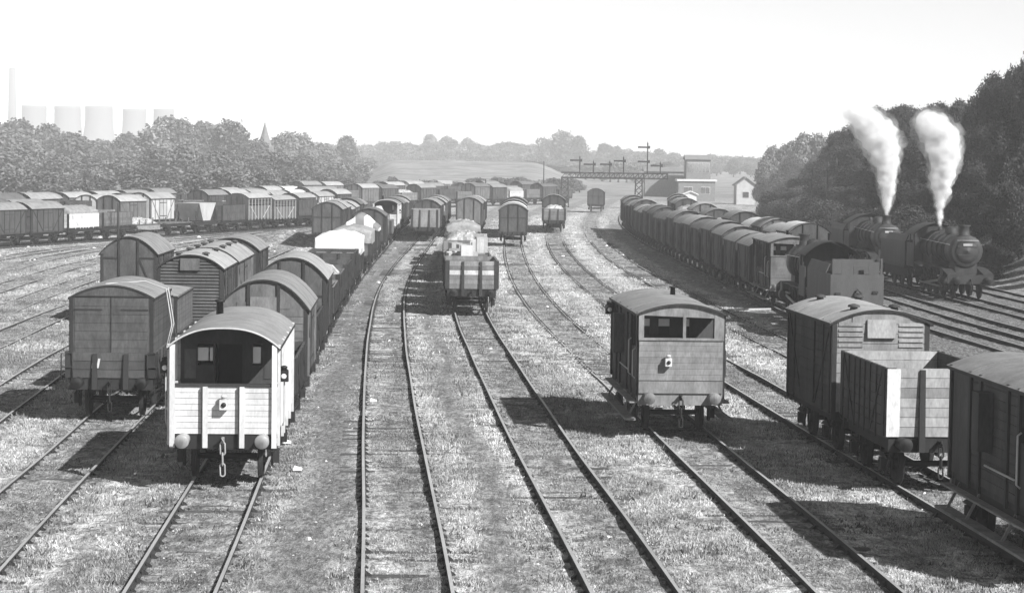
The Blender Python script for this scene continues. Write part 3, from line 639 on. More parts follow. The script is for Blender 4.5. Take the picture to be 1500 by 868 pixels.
local('B', ycen('B', 60.6)-.2, (c1 := container())); tag(c1, 'big dark plank container with double doors, roped to a low wagon', 'container', 'freight containers')
put(low_wagon(tone='dark'), 'B', 67.6, 'low dark plank wagon under the flat topped grey container', 'low wagon', G_NEAR)
local('B', ycen('B', 67.6), (c2 := container(W=2.2, L=4.8, z1=2.95, crown=3.02, tone='mid', roof='canvasgrey', rope=False))); tag(c2, 'flat topped grey container covered with grey sheeting, behind the dark container', 'container', 'freight containers')
put(van('brown', 'roofpale', style='louvre', L=5.6, crown=3.55, eave=3.05, vents=4), 'B', 83.5, 'dark louvred covered van with raised end vent hood', 'covered van', G_NEAR, 5.6)
put(van('mid', 'roofpale', style='plank', L=7.6, vents=6), 'B', 90.4, 'long covered van with pale vented roof and pale side doors, behind the louvred van', 'covered van', G_NEAR, 7.6)
put(van('brown', 'roofmid', style='plank', L=5.6), 'B', 101.5, 'brown covered van behind the long pale roofed van', 'covered van', G_NEAR, 5.6)
# ---- track Z1
put(van('brown', 'roofmid', style='framed', L=6.2, crown=3.7, eave=2.95, k=2.0), 'Z1', 98, 'lone brown covered van with diagonal end brace, leftmost of the near vans', 'covered van', G_NEAR, 6.2)
# ---- track T2 (centre column)
put(open_wagon('mid', L=5.4, h=2.5, n=6, W=2.5, stripe={0: 1.2, 1: 1.5, 2: 1.2, 3: 3.6, 4: 1.1, 5: 1.7}), 'T2', 102.5, 'tall grey open wagon with pale painted band, front of the centre column', 'open wagon', 'wagons in the centre column', 5.4)
put(open_wagon('mid', h=2.3, n=5), 'T2', 109.6, 'open wagon stacked with pale sheeting, second in the centre column', 'open wagon', 'wagons in the centre column')
put(open_wagon('pale', h=2.3, n=5), 'T2', 116.4, 'pale open wagon heaped with white blocks, third in the centre column', 'open wagon', 'wagons in the centre column')
put(open_wagon('brown', h=2.3, n=5), 'T2', 123.2, 'brown open wagon with dark end, last of the loaded centre column', 'open wagon', 'wagons in the centre column')
def crates(name, specs, mtl):
    root = empty(name)
    for (x, y, z, sx, sy, sz, rz, t) in specs:
        mb = MB(); c, s = math.cos(rz), math.sin(rz)
        P = [(x+a*c-b*s, y+a*s+b*c, zz) for zz in (z, z+sz) for a, b in ((-sx/2, -sy/2), (sx/2, -sy/2), (sx/2, sy/2), (-sx/2, sy/2))]
        mb.hexa(P, t); mb.build('block', mtl, root)
    return root
spec = [(-.1+random.uniform(-.1, .1), -1.2, 1.2, .6, .5, 1.7, .1, 1.0), (-.85, -1.6, 1.2, .7, .6, 1.0, 0, .5), (.8, -1.5, 1.2, .6, .7, 1.1, .1, .45)]
spec += [(random.uniform(-.8, .8), random.uniform(-.8, 2.2), 1.2, .7, .6, random.uniform(.9, 1.4), random.uniform(-.3, .3), random.uniform(.5, 1)) for _ in range(9)]
put_load(crates('packing_load', spec, M['white']), 'T2', 109.6, 'upright pale boards and crates standing in the second centre wagon', 'crates', group='crates in the centre column')
spec = [(random.uniform(-.85, .85), random.uniform(-2.2, 2.2), 1.2, .6, .8, random.uniform(1.3, 2.0), random.uniform(-.3, .3), random.uniform(.55, 1.1)) for _ in range(18)]
put_load(crates('packing_load', spec, M['white']), 'T2', 116.4, 'jumbled bright white blocks heaped in the third centre wagon', 'crates', group='crates in the centre column')
# ---- track C, D foreground
put(grey_brake_van(), 'C', 57.0, 'grey fronted brake van with dark side, alone on the track right of centre', 'brake van', 'brake vans in the yard', 6.6, dx=-.2)
dvan = van('dark', 'roofpale', style='louvtop', L=5.4, eave=3.34, crown=3.66, k=2.0, W=2.45, vents=4)
for ch in dvan.children:
    if ch.name.startswith('end_wall'): ch.data.materials[0] = M['pale']
put(dvan, 'D', 53.2, 'tall covered van with pale roof, slatted end vents and square hatch', 'covered van', None, 5.4)
ow = open_wagon('dark', L=4.5, h=2.72, n=7, end='pale', tonej=.12, W=2.44, stripe={i: random.uniform(1.0, 2.3) for i in range(7)})
for ch in ow.children:
    if ch.name.startswith('end'): ch.data.materials[0] = M['pale']
put(ow, 'D', 47.8, 'seven plank open wagon with pale weathered end at the right', 'open wagon', None, 4.5)
put(grey_brake_van('mid', 'dark', 'roofmid', L=6.2, closed=True), 'D', 36.9, 'dark brake van with long footboard cut off by the right edge', 'brake van', 'brake vans in the yard', 6.2)

# ---- prototypes for distant stock (low detail), copied
PROTO = {}; PUSED = set()
def proto(kind, tone='brown', roof='roofmid'):
    key = (kind, tone, roof)
    if key not in PROTO:
        if kind == 'van': r = van(tone, roof, lod=1, style='three' if tone == 'brown' else 'plank', L=5.4)
        elif kind == 'open': r = open_wagon(tone, lod=1, h=2.3, n=5)
        elif kind == 'tall': r = open_wagon(tone, lod=1, h=2.7, n=7)
        elif kind == 'cattle': r = cattle_wagon(1, roof)
        elif kind == 'hopper': r = hopper_wagon(1)
        elif kind == 'flat': r = flat_wagon(1)
        elif kind == 'brake': r = grey_brake_van('mid', 'brown', 'roofmid', lod=1)
        PROTO[key] = r; return r
    return copy_tree(PROTO[key])
CAT = {'van': 'covered van', 'open': 'open wagon', 'tall': 'open wagon', 'cattle': 'cattle wagon', 'hopper': 'hopper wagon', 'flat': 'flat wagon', 'brake': 'brake van'}
KN = {'van': 'covered van', 'open': 'open wagon', 'tall': 'high open wagon', 'cattle': 'slatted cattle wagon', 'hopper': 'pale hopper wagon', 'flat': 'flat wagon', 'brake': 'brake van'}
TN = {'brown': 'brown', 'mid': 'grey', 'pale': 'pale grey', 'offwhite': 'off white', 'white': 'white', 'dark': 'dark'}
RN = {'roofmid': '', 'roofpale': ' with pale roof', 'roofdark': ' with sooty roof', 'roofwhite': ' with white roof'}
ORD = ['first', 'second', 'third', 'fourth', 'fifth', 'sixth', 'seventh', 'eighth', 'ninth', 'tenth', 'eleventh', 'twelfth', 'thirteenth', 'fourteenth', 'fifteenth', 'sixteenth', 'seventeenth', 'eighteenth', 'nineteenth', 'twentieth', 'twenty-first', 'twenty-second', 'twenty-third', 'twenty-fourth']
def string_of(T, y0, specs, phrase, group, pitch=6.45, gapafter=()):
    y = y0
    for i, sp in enumerate(specs):
        s = T.slope(y); c = 1/math.sqrt(1+s*s)
        p = pitch+(.4 if sp and sp[0] in ('cattle', 'brake') else 0)+random.uniform(-.05, .1)
        if sp:
            k_, t_, r_ = (list(sp)+['brown', 'roofmid'][len(sp)-1:])[:3] if len(sp) < 3 else sp
            o = proto(k_, t_, r_)
            nm = (TN[t_]+' ' if k_ in ('van', 'open', 'tall') else '')+KN[k_]+(RN[r_] if k_ == 'van' else '')
            o.scale = (1, 1, random.uniform(.93, 1.06))
            put_along(o, T, y+p/2*c, ('%s, %s %s' % (nm, ORD[i], phrase)).replace('covered van with', 'van with').replace('pale grey', 'greyish'), CAT[k_], group)
            if k_ in ('open', 'flat') and (i+len(specs)) % 2 == 0:
                kind = ('low_heap', 'sheeted_load')[(i//2) % 2]
                if kind not in LOADS: LOADS[kind] = heap('straw_heap', 2.2, 4.6, 2.15, .55, M['hay'], 3) if kind == 'low_heap' else draped('tarpaulin', 2.3, 4.8, 2.0, 2.7, 2.65, M['canvasgrey'], ridge=.25, seed=8); q = LOADS[kind]
                else: q = LOADS[kind].copy(); COL.objects.link(q)
                put_along(q, T, y+p/2*c, ('straw' if kind == 'low_heap' else 'grey tarpaulin')+' on the %s wagon %s' % (ORD[i], phrase), 'load', 'loads on the far wagons')
                if k_ == 'flat': q.location.z = -1.0
        y += p*c
    return y
V = 'van'; O = 'open'
LOADS = {}
# far left rows, seen from the side
def row_y(T, px):
    u = (px-750)/3200
    ys = np.arange(T.Y[0], T.Y[-1], .5); return float(ys[np.argmin(np.abs(T.arr(ys)-u*ys))])
string_of(TR['R1'], row_y(TR['R1'], -40), [(V, 'brown', 'roofmid'), (V, 'brown', 'roofmid'), (O, 'white', 'roofmid'), (O, 'mid', 'roofmid'), ('flat', 'mid', 'roofmid'), ('flat', 'mid', 'roofmid'), ('hopper', 'mid', 'roofmid'), ('tall', 'brown', 'roofmid'), ('cattle', 'mid', 'roofpale'), ('cattle', 'mid', 'roofpale'), ('tall', 'brown', 'roofmid'), (O, 'offwhite', 'roofmid'), (O, 'brown', 'roofmid'), (O, 'brown', 'roofmid')],
          'from left in the front row at far left', 'front row of wagons at the far left', pitch=6.2)
string_of(TR['R2'], row_y(TR['R2'], -60), [(V, 'brown', 'roofdark'), (V, 'brown', 'roofmid'), ('tall', 'mid', 'roofmid'), (O, 'pale', 'roofmid'), (V, 'mid', 'roofpale'), (V, 'offwhite', 'roofpale'), ('tall', 'mid', 'roofmid'), ('tall', 'brown', 'roofmid'), (O, 'brown', 'roofmid'), ('tall', 'mid', 'roofmid'), (O, 'brown', 'roofmid'), (V, 'brown', 'roofpale'), (V, 'offwhite', 'roofpale'), (V, 'brown', 'roofpale')],
          'from left in the second row at far left', 'second row of wagons at the far left', pitch=6.4)
string_of(TR['R3'], row_y(TR['R3'], -30), [(V, 'brown', 'roofdark'), (V, 'mid', 'roofpale'), ('tall', 'brown', 'roofmid'), (V, 'offwhite', 'roofpale'), (V, 'brown', 'roofdark'), ('tall', 'brown', 'roofmid'), ('tall', 'mid', 'roofmid'), (V, 'brown', 'roofmid'), (V, 'brown', 'roofpale'), (V, 'white', 'roofpale'), (V, 'brown', 'roofpale'), (V, 'brown', 'roofwhite'), (V, 'brown', 'roofpale')],
          'from left in the third row at far left', 'third row of wagons at the far left', pitch=6.5)
string_of(TR['R4'], row_y(TR['R4'], -20), [(V, 'mid', 'roofpale'), (V, 'brown', 'roofmid'), (V, 'mid', 'roofpale'), (V, 'brown', 'roofpale'), (V, 'brown', 'roofmid'), (V, 'mid', 'roofmid'), ('tall', 'brown', 'roofmid'), ('tall', 'mid', 'roofmid'), (V, 'brown', 'roofpale'), (V, 'offwhite', 'roofmid'), (V, 'brown', 'roofpale'), (V, 'brown', 'roofwhite')],
          'from left in the fourth row at far left', 'fourth row of wagons at the far left', pitch=6.9)
# strings seen end on
string_of(TR['B'], track_y('B', 181), [(V, 'brown', 'roofmid'), (V, 'brown', 'roofpale'), (V, 'brown', 'roofpale'), (V, 'mid', 'roofpale'), (V, 'brown', 'roofdark'), (V, 'mid', 'roofmid')], 'in the string behind the earth bank', 'string of vans behind the earth bank')
string_of(TR['A'], track_y('A', 214), [(V, 'brown', 'roofdark'), (V, 'brown', 'roofmid'), (V, 'mid', 'roofpale'), (V, 'brown', 'roofmid')], 'behind the distant white brake van', 'vans behind the distant white brake van')
string_of(TR['T1'], track_y('T1', 196), [('tall', 'pale', 'roofmid'), (V, 'brown', 'roofmid'), (V, 'brown', 'roofmid'), (O, 'mid', 'roofmid'), (V, 'mid', 'roofpale'), (V, 'brown', 'roofmid'), (V, 'brown', 'roofdark')], 'in the distant string left of centre', 'distant string left of centre')
string_of(TR['T2'], track_y('T2', 130.5), [(O, 'mid', 'roofmid'), (O, 'pale', 'roofmid'), (O, 'brown', 'roofmid'), (O, 'pale', 'roofmid'), ('tall', 'brown', 'roofmid'), (O, 'mid', 'roofmid'), ('flat', 'mid', 'roofmid')], 'behind the four nearest wagons of the centre column', 'wagons in the centre column')
string_of(TR['T2'], track_y('T2', 206), [(V, 'mid', 'roofmid'), (V, 'brown', 'roofmid'), (O, 'mid', 'roofmid'), (V, 'brown', 'roofpale'), (V, 'brown', 'roofdark')], 'in the string beyond the centre column', 'distant string behind the centre column')
put(van('brown', 'roofpale', style='three', L=5.4), 'C', 186, 'dark covered van with three tall end panels at the middle distance', 'covered van', None, 5.4)
string_of(TR['C'], track_y('C', 205), [(V, 'offwhite', 'roofwhite'), (V, 'brown', 'roofmid'), (O, 'white', 'roofmid'), (V, 'mid', 'roofmid')], 'behind the middle distance dark van', 'wagons behind the middle distance dark van')
string_of(TR['D'], track_y('D', 219), [(O, 'mid', 'roofmid'), (V, 'brown', 'roofmid'), (V, 'mid', 'roofmid'), (O, 'brown', 'roofmid')], 'in the string left of the lone distant van', 'string left of the lone distant van')
string_of(TR['R6'], row_y(TR['R6'], 455), [(V, 'brown', 'roofmid'), ('tall', 'mid', 'roofmid'), (V, 'mid', 'roofpale'), (V, 'brown', 'roofdark'), (O, 'pale', 'roofmid'), (V, 'brown', 'roofmid'), ('tall', 'brown', 'roofmid'), (O, 'mid', 'roofmid'), (V, 'mid', 'roofdark'), (V, 'brown', 'roofmid'), (O, 'white', 'roofmid'), ('tall', 'mid', 'roofmid'), (V, 'brown', 'roofdark'), (O, 'brown', 'roofmid')], 'from left in the cross row beyond the centre strings', 'cross row beyond the centre strings', pitch=6.5)
string_of(TR['R7'], row_y(TR['R7'], 430), [(V, 'brown', 'roofmid'), (V, 'mid', 'roofpale'), ('tall', 'mid', 'roofmid'), (V, 'brown', 'roofdark'), (V, 'brown', 'roofpale'), (V, 'offwhite', 'roofpale'), (V, 'brown', 'roofmid'), ('tall', 'brown', 'roofmid'), (V, 'mid', 'roofmid'), (V, 'brown', 'roofmid'), ('tall', 'mid', 'roofmid'), (V, 'brown', 'roofdark'), (O, 'mid', 'roofmid')], 'from left in the farthest row of wagons', 'farthest row of wagons', pitch=6.8)
string_of(TR['E'], track_y('E', 306), [(V, 'brown', 'roofmid')], 'alone on its track under the signal gantry', 'lone distant van')
# train on F behind the engine
ye = track_y('F', 88.5)
string_of(TR['F'], track_y('F', 106.5), [('brake', 'brown', 'roofmid')]+[(V, 'brown', random.choice(['roofmid', 'roofmid', 'roofpale', 'roofdark'])) for _ in range(19)], 'in the long train behind the tender', 'vans of the long train at the right')
string_of(TR['G0'], track_y('G0', 121), [(O, 'mid', 'roofmid'), (V, 'white', 'roofwhite'), (V, 'offwhite', 'roofpale'), (V, 'mid', 'roofpale'), (V, 'offwhite', 'roofwhite'), (O, 'mid', 'roofmid'), (V, 'brown', 'roofmid'), (O, 'offwhite', 'roofmid'), (O, 'pale', 'roofmid'), (V, 'brown', 'roofmid'), (O, 'brown', 'roofmid'), (V, 'mid', 'roofpale'), (O, 'pale', 'roofmid'), (O, 'brown', 'roofmid'), (O, 'mid', 'roofmid'), (V, 'brown', 'roofmid'), (V, 'brown', 'roofpale'), (O, 'brown', 'roofmid'), (V, 'brown', 'roofmid'), (V, 'brown', 'roofmid')],
          'in the train beside the wooded bank', 'mixed train at the right')

# ------------------------------------------------------------------ locomotives
def locomotive(ndrive=4, tone='engine', tender_tone='engine', tender_cab=False):
    root = empty('steam_locomotive'); L = 18.6; f = -L/2
    def Y(a): return f+a
    m = MB()
    for sx in (-1, 1): m.box(sx*.62-.03, sx*.62+.03, Y(.1), Y(10.8), .75, 1.35)
    m.build('main_frame', M['iron'], root)
    b = MB(); b.box(-1.27, 1.27, Y(0), Y(.12), .85, 1.35); b.build('buffer_beam', M[tone], root)
    for sx in (-1, 1):
        q = MB(); q.lathe((sx*.865, Y(0), 1.06), (0, -1, 0), [(0, .16), (.3, .12), (.3, .07), (.42, .07), (.42, .22), (.46, .22), (.48, .0)], 16); q.build('buffer', M['iron'], root)
    c = MB(); c.bar((0, Y(0), 1.05), (0, Y(-.2), 1.05), .06, .12); z = 1.0
    for i in range(3): c.tube(link_pts(0, Y(-.16), z-.28, z, .055, i % 2), .022, 6, closed=True); z -= .23
    c.build('coupling', M['iron'], root)
    r = MB()
    for sx in (-1, 1):
        r.box(sx*1.0-.28, sx*1.0+.28, Y(1.6), Y(10.6), 1.62, 1.66); r.hexa([(sx*1.0-.28, Y(.1), 1.36), (sx*1.0+.28, Y(.1), 1.36), (sx*1.0+.28, Y(1.6), 1.60), (sx*1.0-.28, Y(1.6), 1.60), (sx*1.0-.28, Y(.1), 1.40), (sx*1.0+.28, Y(.1), 1.40), (sx*1.0+.28, Y(1.6), 1.65), (sx*1.0-.28, Y(1.6), 1.65)])
    r.build('running_plate', M[tone], root)
    s = MB(); s.lathe((0, Y(.95), 2.6), (0, 1, 0), [(0, .3), (.02, .84), (.06, .88), (1.7, .88)], 28); s.box(-.6, .6, Y(1.1), Y(2.5), 1.3, 1.95); sb = s.build('smokebox', M[tone], root)
    d = MB(); d.lathe((0, Y(.955), 2.6), (0, -1, 0), [(0, .66), (.05, .64), (.11, .4), (.13, .1), (.2, .05), (.21, 0)], 28)
    d.bar((-.55, Y(.85), 2.85), (.55, Y(.85), 2.85), .05); d.bar((-.5, Y(.85), 2.4), (.5, Y(.85), 2.4), .05); d.build('smokebox_door', M['steel' if 0 else tone], sb)
    pl = MB(); pl.box(-.25, .25, Y(.80), Y(.83), 2.9, 3.02); pl.tube([(-.6, Y(.78), 3.2), (.6, Y(.78), 3.2)], .02, 6); pl.build('door_handrail', M['steel'], sb)
    ch = MB(); ch.lathe((0, Y(1.75), 3.4), (0, 0, 1), [(0, .42), (.1, .3), (.5, .26), (.56, .34), (.62, .34), (.62, .22), (.4, .2)], 20); ch.build('chimney', M[tone], sb)
    bo = MB(); bo.lathe((0, Y(2.65), 2.6), (0, 1, 0), [(0, .8), (3.6, .86), (6.0, .92)], 28); bo.box(-.75, .75, Y(6.4), Y(8.6), 1.4, 2.8)
    for a in (3.4, 4.6, 5.8, 7.0): bo.lathe((0, Y(a), 2.6), (0, 1, 0), [(0, .88+.012*a), (.06, .88+.012*a)], 28)
    bb = bo.build('boiler', M[tone], root)
    do = MB(); do.lathe((0, Y(4.8), 3.35), (0, 0, 1), [(0, .42), (.15, .38), (.4, .34), (.5, .2), (.53, .0)], 18); do.lathe((0, Y(7.7), 3.45), (0, 0, 1), [(0, .14), (.25, .12), (.3, .05)], 12); do.build('dome', M[tone], bb)
    for sx in (-1, 1):
        h = MB(); h.tube([(sx*.95, Y(1.1), 2.95), (sx*.99, Y(8.3), 3.05)], .018, 6); h.build('boiler_handrail', M['steel'], bb)
        cy = MB(); cy.lathe((sx*1.03, Y(1.2), .98), (0, 1, 0), [(0, .1), (.02, .3), (.95, .3), (.97, .1)], 16); cy.box(sx*1.03-.2, sx*1.03+.2, Y(1.25), Y(2.1), 1.1, 1.62); cy.build('cylinder', M[tone], root)
        y0 = 3.25; st = 1.75 if ndrive == 4 else 2.3
        for i in range(ndrive):
            w = MB(); yy = Y(y0+i*st); R = .72
            w.lathe((sx*.70, yy, R), (sx, 0, 0), [(-.02, R-.06), (-.02, R+.02), (.02, R), (.1, R-.02), (.1, R-.1), (.05, R-.12), (.05, .22), (.14, .2), (.14, 0)], 28)
            w.box(sx*.78-.03, sx*.78+.03, yy-.3, yy+.3, R-.62, R-.3)
            for k_ in range(10):
                t = 2*PI*k_/10; w.bar((sx*.79, yy, R), (sx*.79, yy+math.cos(t)*(R-.1), R+math.sin(t)*(R-.1)), .05)
            w.build('driving_wheel', M['iron'], root)
        rod = MB(); rod.box(sx*.95-.03, sx*.95+.03, Y(y0), Y(y0+st*(ndrive-1)), .5, .6); rod.bar((sx*1.02, Y(2.2), .98), (sx*1.02, Y(y0+st*2), .58), .05, .12)
        rod.box(sx*1.02-.06, sx*1.02+.06, Y(2.2), Y(3.4), 1.1, 1.18); rod.build('coupling_rod', M['steel'], root)
        w = MB(); w.lathe((sx*.70, Y(1.0), .5), (sx, 0, 0), [(-.02, .46), (-.02, .52), (.02, .5), (.1, .48), (.1, .38), (.05, .36), (.05, .14), (.12, 0)], 20); w.build('pony_wheel', M['iron'], root)
    cab = MB()
    for sx in (-1, 1): cab.box(sx*1.27-.03, sx*1.27+.03, Y(8.6), Y(10.6), 1.35, 2.75); cab.box(sx*1.27-.03, sx*1.27+.03, Y(8.6), Y(8.95), 2.75, 3.35); cab.box(sx*1.27-.03, sx*1.27+.03, Y(9.7), Y(9.85), 2.75, 3.35)
    cab.prism([(-1.3, 1.7)]+arch(1.3, 3.3, 3.85, 12, 2.0)+[(1.3, 1.7)], Y(8.6), Y(8.66)); cb = cab.build('cab', M[tone], root)
    cr = MB(); o = arch(1.38, 3.3, 3.93, 14, 2.0); cr.sheet([[(x, Y(8.45), z) for x, z in o], [(x, Y(10.9), z) for x, z in o]]); cr.sheet([[(x*.98, Y(10.9), z-.04) for x, z in o], [(x*.98, Y(8.45), z-.04) for x, z in o]]); cr.build('cab_roof', M['engine'], cb)
    t = MB(); y0, y1 = 11.2, L-.1
    for sx in (-1, 1):
        t.box(sx*1.24-.03, sx*1.24+.03, Y(y0), Y(y1), 1.35, 2.75); t.hexa([(sx*1.27, Y(y0), 2.75), (sx*1.21, Y(y0), 2.75), (sx*1.21, Y(y1-1.6), 2.75), (sx*1.27, Y(y1-1.6), 2.75), (sx*1.08, Y(y0), 3.15), (sx*1.02, Y(y0), 3.15), (sx*1.02, Y(y1-1.6), 3.15), (sx*1.08, Y(y1-1.6), 3.15)])
    t.box(-1.21, 1.21, Y(y1-.06), Y(y1), 1.35, 2.75); t.box(-1.21, 1.21, Y(y0), Y(y0+.06), 1.35, 2.75); t.box(-1.3, 1.3, Y(y0), Y(y1+.02), 1.2, 1.35); t.box(-1.21, 1.21, Y(y1-1.7), Y(y1-.06), 2.62, 2.68)
    if tender_cab:
        t.box(-1.05, -.55, Y(y1-.06), Y(y1-.02), 2.75, 3.3); t.box(.2, .75, Y(y1-.06), Y(y1-.02), 2.75, 3.25); t.box(-.4, .1, Y(y1-.8), Y(y1-.5), 2.68, 3.1); t.box(-1.2, -1.1, Y(y1-.06), Y(y1), 2.75, 3.45); t.box(1.1, 1.2, Y(y1-.1), Y(y1), 2.75, 3.4)
        t.box(-1.05, .95, Y(y1-1.7), Y(y1-1.6), 2.7, 3.35)
    te = t.build('tender', M[tender_tone], root)
    if tender_cab:
        k_ = MB(); k_.tube([(-.25, Y(y1+.06), 1.3), (-.18, Y(y1+.1), 1.95), (0, Y(y1+.12), 2.1), (.12, Y(y1+.1), 1.9), (.16, Y(y1+.1), 1.3)], .05, 8)
        k_.box(-1.0, -.75, Y(y1), Y(y1+.08), 1.95, 2.05); k_.box(.8, 1.05, Y(y1), Y(y1+.08), 1.85, 1.97); k_.build('tender_fitting', M['iron'], te)
    else:
        pass
    co_ = MB(); rows = []
    for j in range(9):
        rows.append([(-1.0+2.0*i/7, Y(y0+.3+(y1-y0-2.2)*j/8), 2.75+.45*math.sin(PI*i/7)**.6*(.7+.3*math.sin(PI*j/8))+random.uniform(-.08, .08)) for i in range(8)])
    co_.sheet(rows, smooth=False); co_.build('coal', M['coal'], te)
    for a in (12.2, 14.4, 16.6):
        w = MB(); w.tube([(-.75, Y(a), .62), (.75, Y(a), .62)], .08, 8)
        for sx in (-1, 1): w.lathe((sx*.7, Y(a), .62), (sx, 0, 0), [(-.02, .6), (-.02, .65), (.02, .63), (.1, .6), (.1, .5), (.05, .48), (.05, .15), (.12, 0)], 20)
        w.build('tender_wheel', M['iron'], te)
    fr = MB()
    for sx in (-1, 1): fr.box(sx*1.0-.03, sx*1.0+.03, Y(y0+.1), Y(y1-.1), .62, 1.2); fr.box(sx*1.06-.1, sx*1.06+.1, Y(12.0), Y(12.4), .5, .75)
    fr.box(-1.25, 1.25, Y(y1-.08), Y(y1+.04), .85, 1.3)
    for sx in (-1, 1): fr.lathe((sx*.865, Y(y1+.04), 1.06), (0, 1, 0), [(0, .15), (.3, .1), (.42, .07), (.42, .21), (.46, .2), (.47, 0)], 14)
    fr.build('tender_frame', M['iron'], te)
    return root
lo1 = put(locomotive(), 'H', 113, 'black steam locomotive leading the pair, front right, steam above it', 'locomotive', 'steam locomotives', 18.6)
lo2 = put(copy_tree(lo1), 'H', 133.5, 'black steam locomotive coupled behind the leading one, steam above it', 'locomotive', 'steam locomotives', 18.6)
lo3 = put(locomotive(3, 'engine', 'tender', True), 'F', 87.0, 'dusty plated tender locomotive running backwards at the head of the long train', 'locomotive', 'steam locomotives', 18.6)
lo3.rotation_euler = (0, 0, lo3.rotation_euler.z+PI); lo3.scale = (.88, .85, .97); lo3.location.x -= .1

def steam_mat(dens):
    m = bpy.data.materials.new('steam'); nt, N, L = nodes(m)
    out = N.new('ShaderNodeOutputMaterial'); v = N.new('ShaderNodeVolumePrincipled'); v.inputs['Color'].default_value = (1, 1, 1, 1); v.inputs['Anisotropy'].default_value = -.35
    g = N.new('ShaderNodeNewGeometry'); n = N.new('ShaderNodeTexNoise'); n.inputs['Scale'].default_value = 1.1; n.inputs['Detail'].default_value = 4; n.inputs['Roughness'].default_value = .65; L.new(g.outputs['Position'], n.inputs['Vector'])
    r = N.new('ShaderNodeMapRange'); r.inputs[1].default_value = .38; r.inputs[2].default_value = .60; r.inputs[3].default_value = .12*dens; r.inputs[4].default_value = dens*1.3; L.new(n.outputs['Fac'], r.inputs[0]); sx = N.new('ShaderNodeSeparateXYZ'); L.new(g.outputs['Position'], sx.inputs[0]); hz = N.new('ShaderNodeMapRange'); hz.inputs[1].default_value = 6.5; hz.inputs[2].default_value = 11.0; hz.inputs[3].default_value = 1.0; hz.inputs[4].default_value = .25; L.new(sx.outputs['Z'], hz.inputs[0])
    ml = N.new('ShaderNodeMath'); ml.operation = 'MULTIPLY'; L.new(r.outputs[0], ml.inputs[0]); L.new(hz.outputs[0], ml.inputs[1]); L.new(ml.outputs[0], v.inputs['Density'])
    L.new(v.outputs[0], out.inputs['Volume']); m.cycles.volume_step_rate = 1.0; return m
def plume(loco, pts, label):
    root = None
    for nm, f, dens in (('steam_plume', .72, 11.0), ('thin_vapour', .95, 3.5), ('thin_vapour', 1.18, .6)):
        random.seed(5); mb = plume_body(loco, [(px+((f-1)*-10 if i > 5 else 0), py, r*f) for i, (px, py, r) in enumerate(pts)], label+nm)
        o = mb.build(nm, steam_mat(dens), root); md = o.modifiers.new('merge', 'REMESH'); md.mode = 'VOXEL'; md.voxel_size = .09; md.use_smooth_shade = True
        if root is None: root = o; tag(o, label, 'steam', 'steam plumes')
def plume_body(loco, pts, label):
    base = loco.matrix_basis @ (Vector((0, -18.6/2+7.7, 3.72)) if 'leading' in label else Vector((0, -18.6/2+1.75, 4.0)))
    mb = MB(); rs = random.Random(len(label))
    dist = base.y
    P = [at_depth(px, py, dist) for px, py, r in pts]; P[0] = base
    R = [r*dist/3200 for px, py, r in pts]
    P0 = at_depth(pts[0][0], pts[0][1], dist); off = base-P0
    for i_ in range(1, len(P)): P[i_] = P[i_]+Vector((off.x, 0, 0))*max(0, 1-i_/4)
    ico = bpy.data.meshes.new('t'); 
    import bmesh
    bm = bmesh.new(); bmesh.ops.create_icosphere(bm, subdivisions=2, radius=1); sv = [v.co.copy() for v in bm.verts]; sf = [[v.index for v in f.verts] for f in bm.faces]; bm.free()
    def ball(c, r, sq=1.0):
        n = len(mb.v); sd = rs.uniform(0, 50)
        for v in sv:
            d = 1+.35*mnoise.noise(v*1.6+Vector((sd, 0, 0))); mb.v.append((c.x+v.x*r*d, c.y+v.y*r*d, c.z+v.z*r*d*sq))
        for f in sf: mb.face([n+i for i in f], True)
    for i in range(len(P)-1):
        n = max(3, int((P[i+1]-P[i]).length/.22))
        for j in range(n):
            t = j/n; c = P[i].lerp(P[i+1], t); r = R[i]+(R[i+1]-R[i])*t
            ball(c+Vector((rs.uniform(-.12, .12)*r, rs.uniform(-.2, .2)*r, 0)), r*rs.uniform(.8, .95))
            if r > .45:
                for _ in range(3): a = rs.uniform(0, 2*PI); ball(c+Vector((math.cos(a)*r*.75, math.sin(a)*r*.75, rs.uniform(-.1, .1))), r*rs.uniform(.3, .5))
    return mb
plume(lo1, [(1377, 326, 4), (1377, 305, 9), (1378, 275, 15), (1381, 245, 21), (1384, 222, 25), (1378, 205, 29), (1373, 190, 28), (1364, 180, 23), (1354, 172, 15)], 'white steam column rising from the leading locomotive')
plume(lo2, [(1303, 326, 4), (1303, 300, 8), (1302, 270, 13), (1299, 240, 19), (1294, 218, 25), (1288, 200, 30), (1281, 185, 28), (1270, 176, 25), (1258, 168, 20), (1244, 162, 12)], 'white steam column rising from the second locomotive')
lk = MB(); rs_ = random.Random(3)

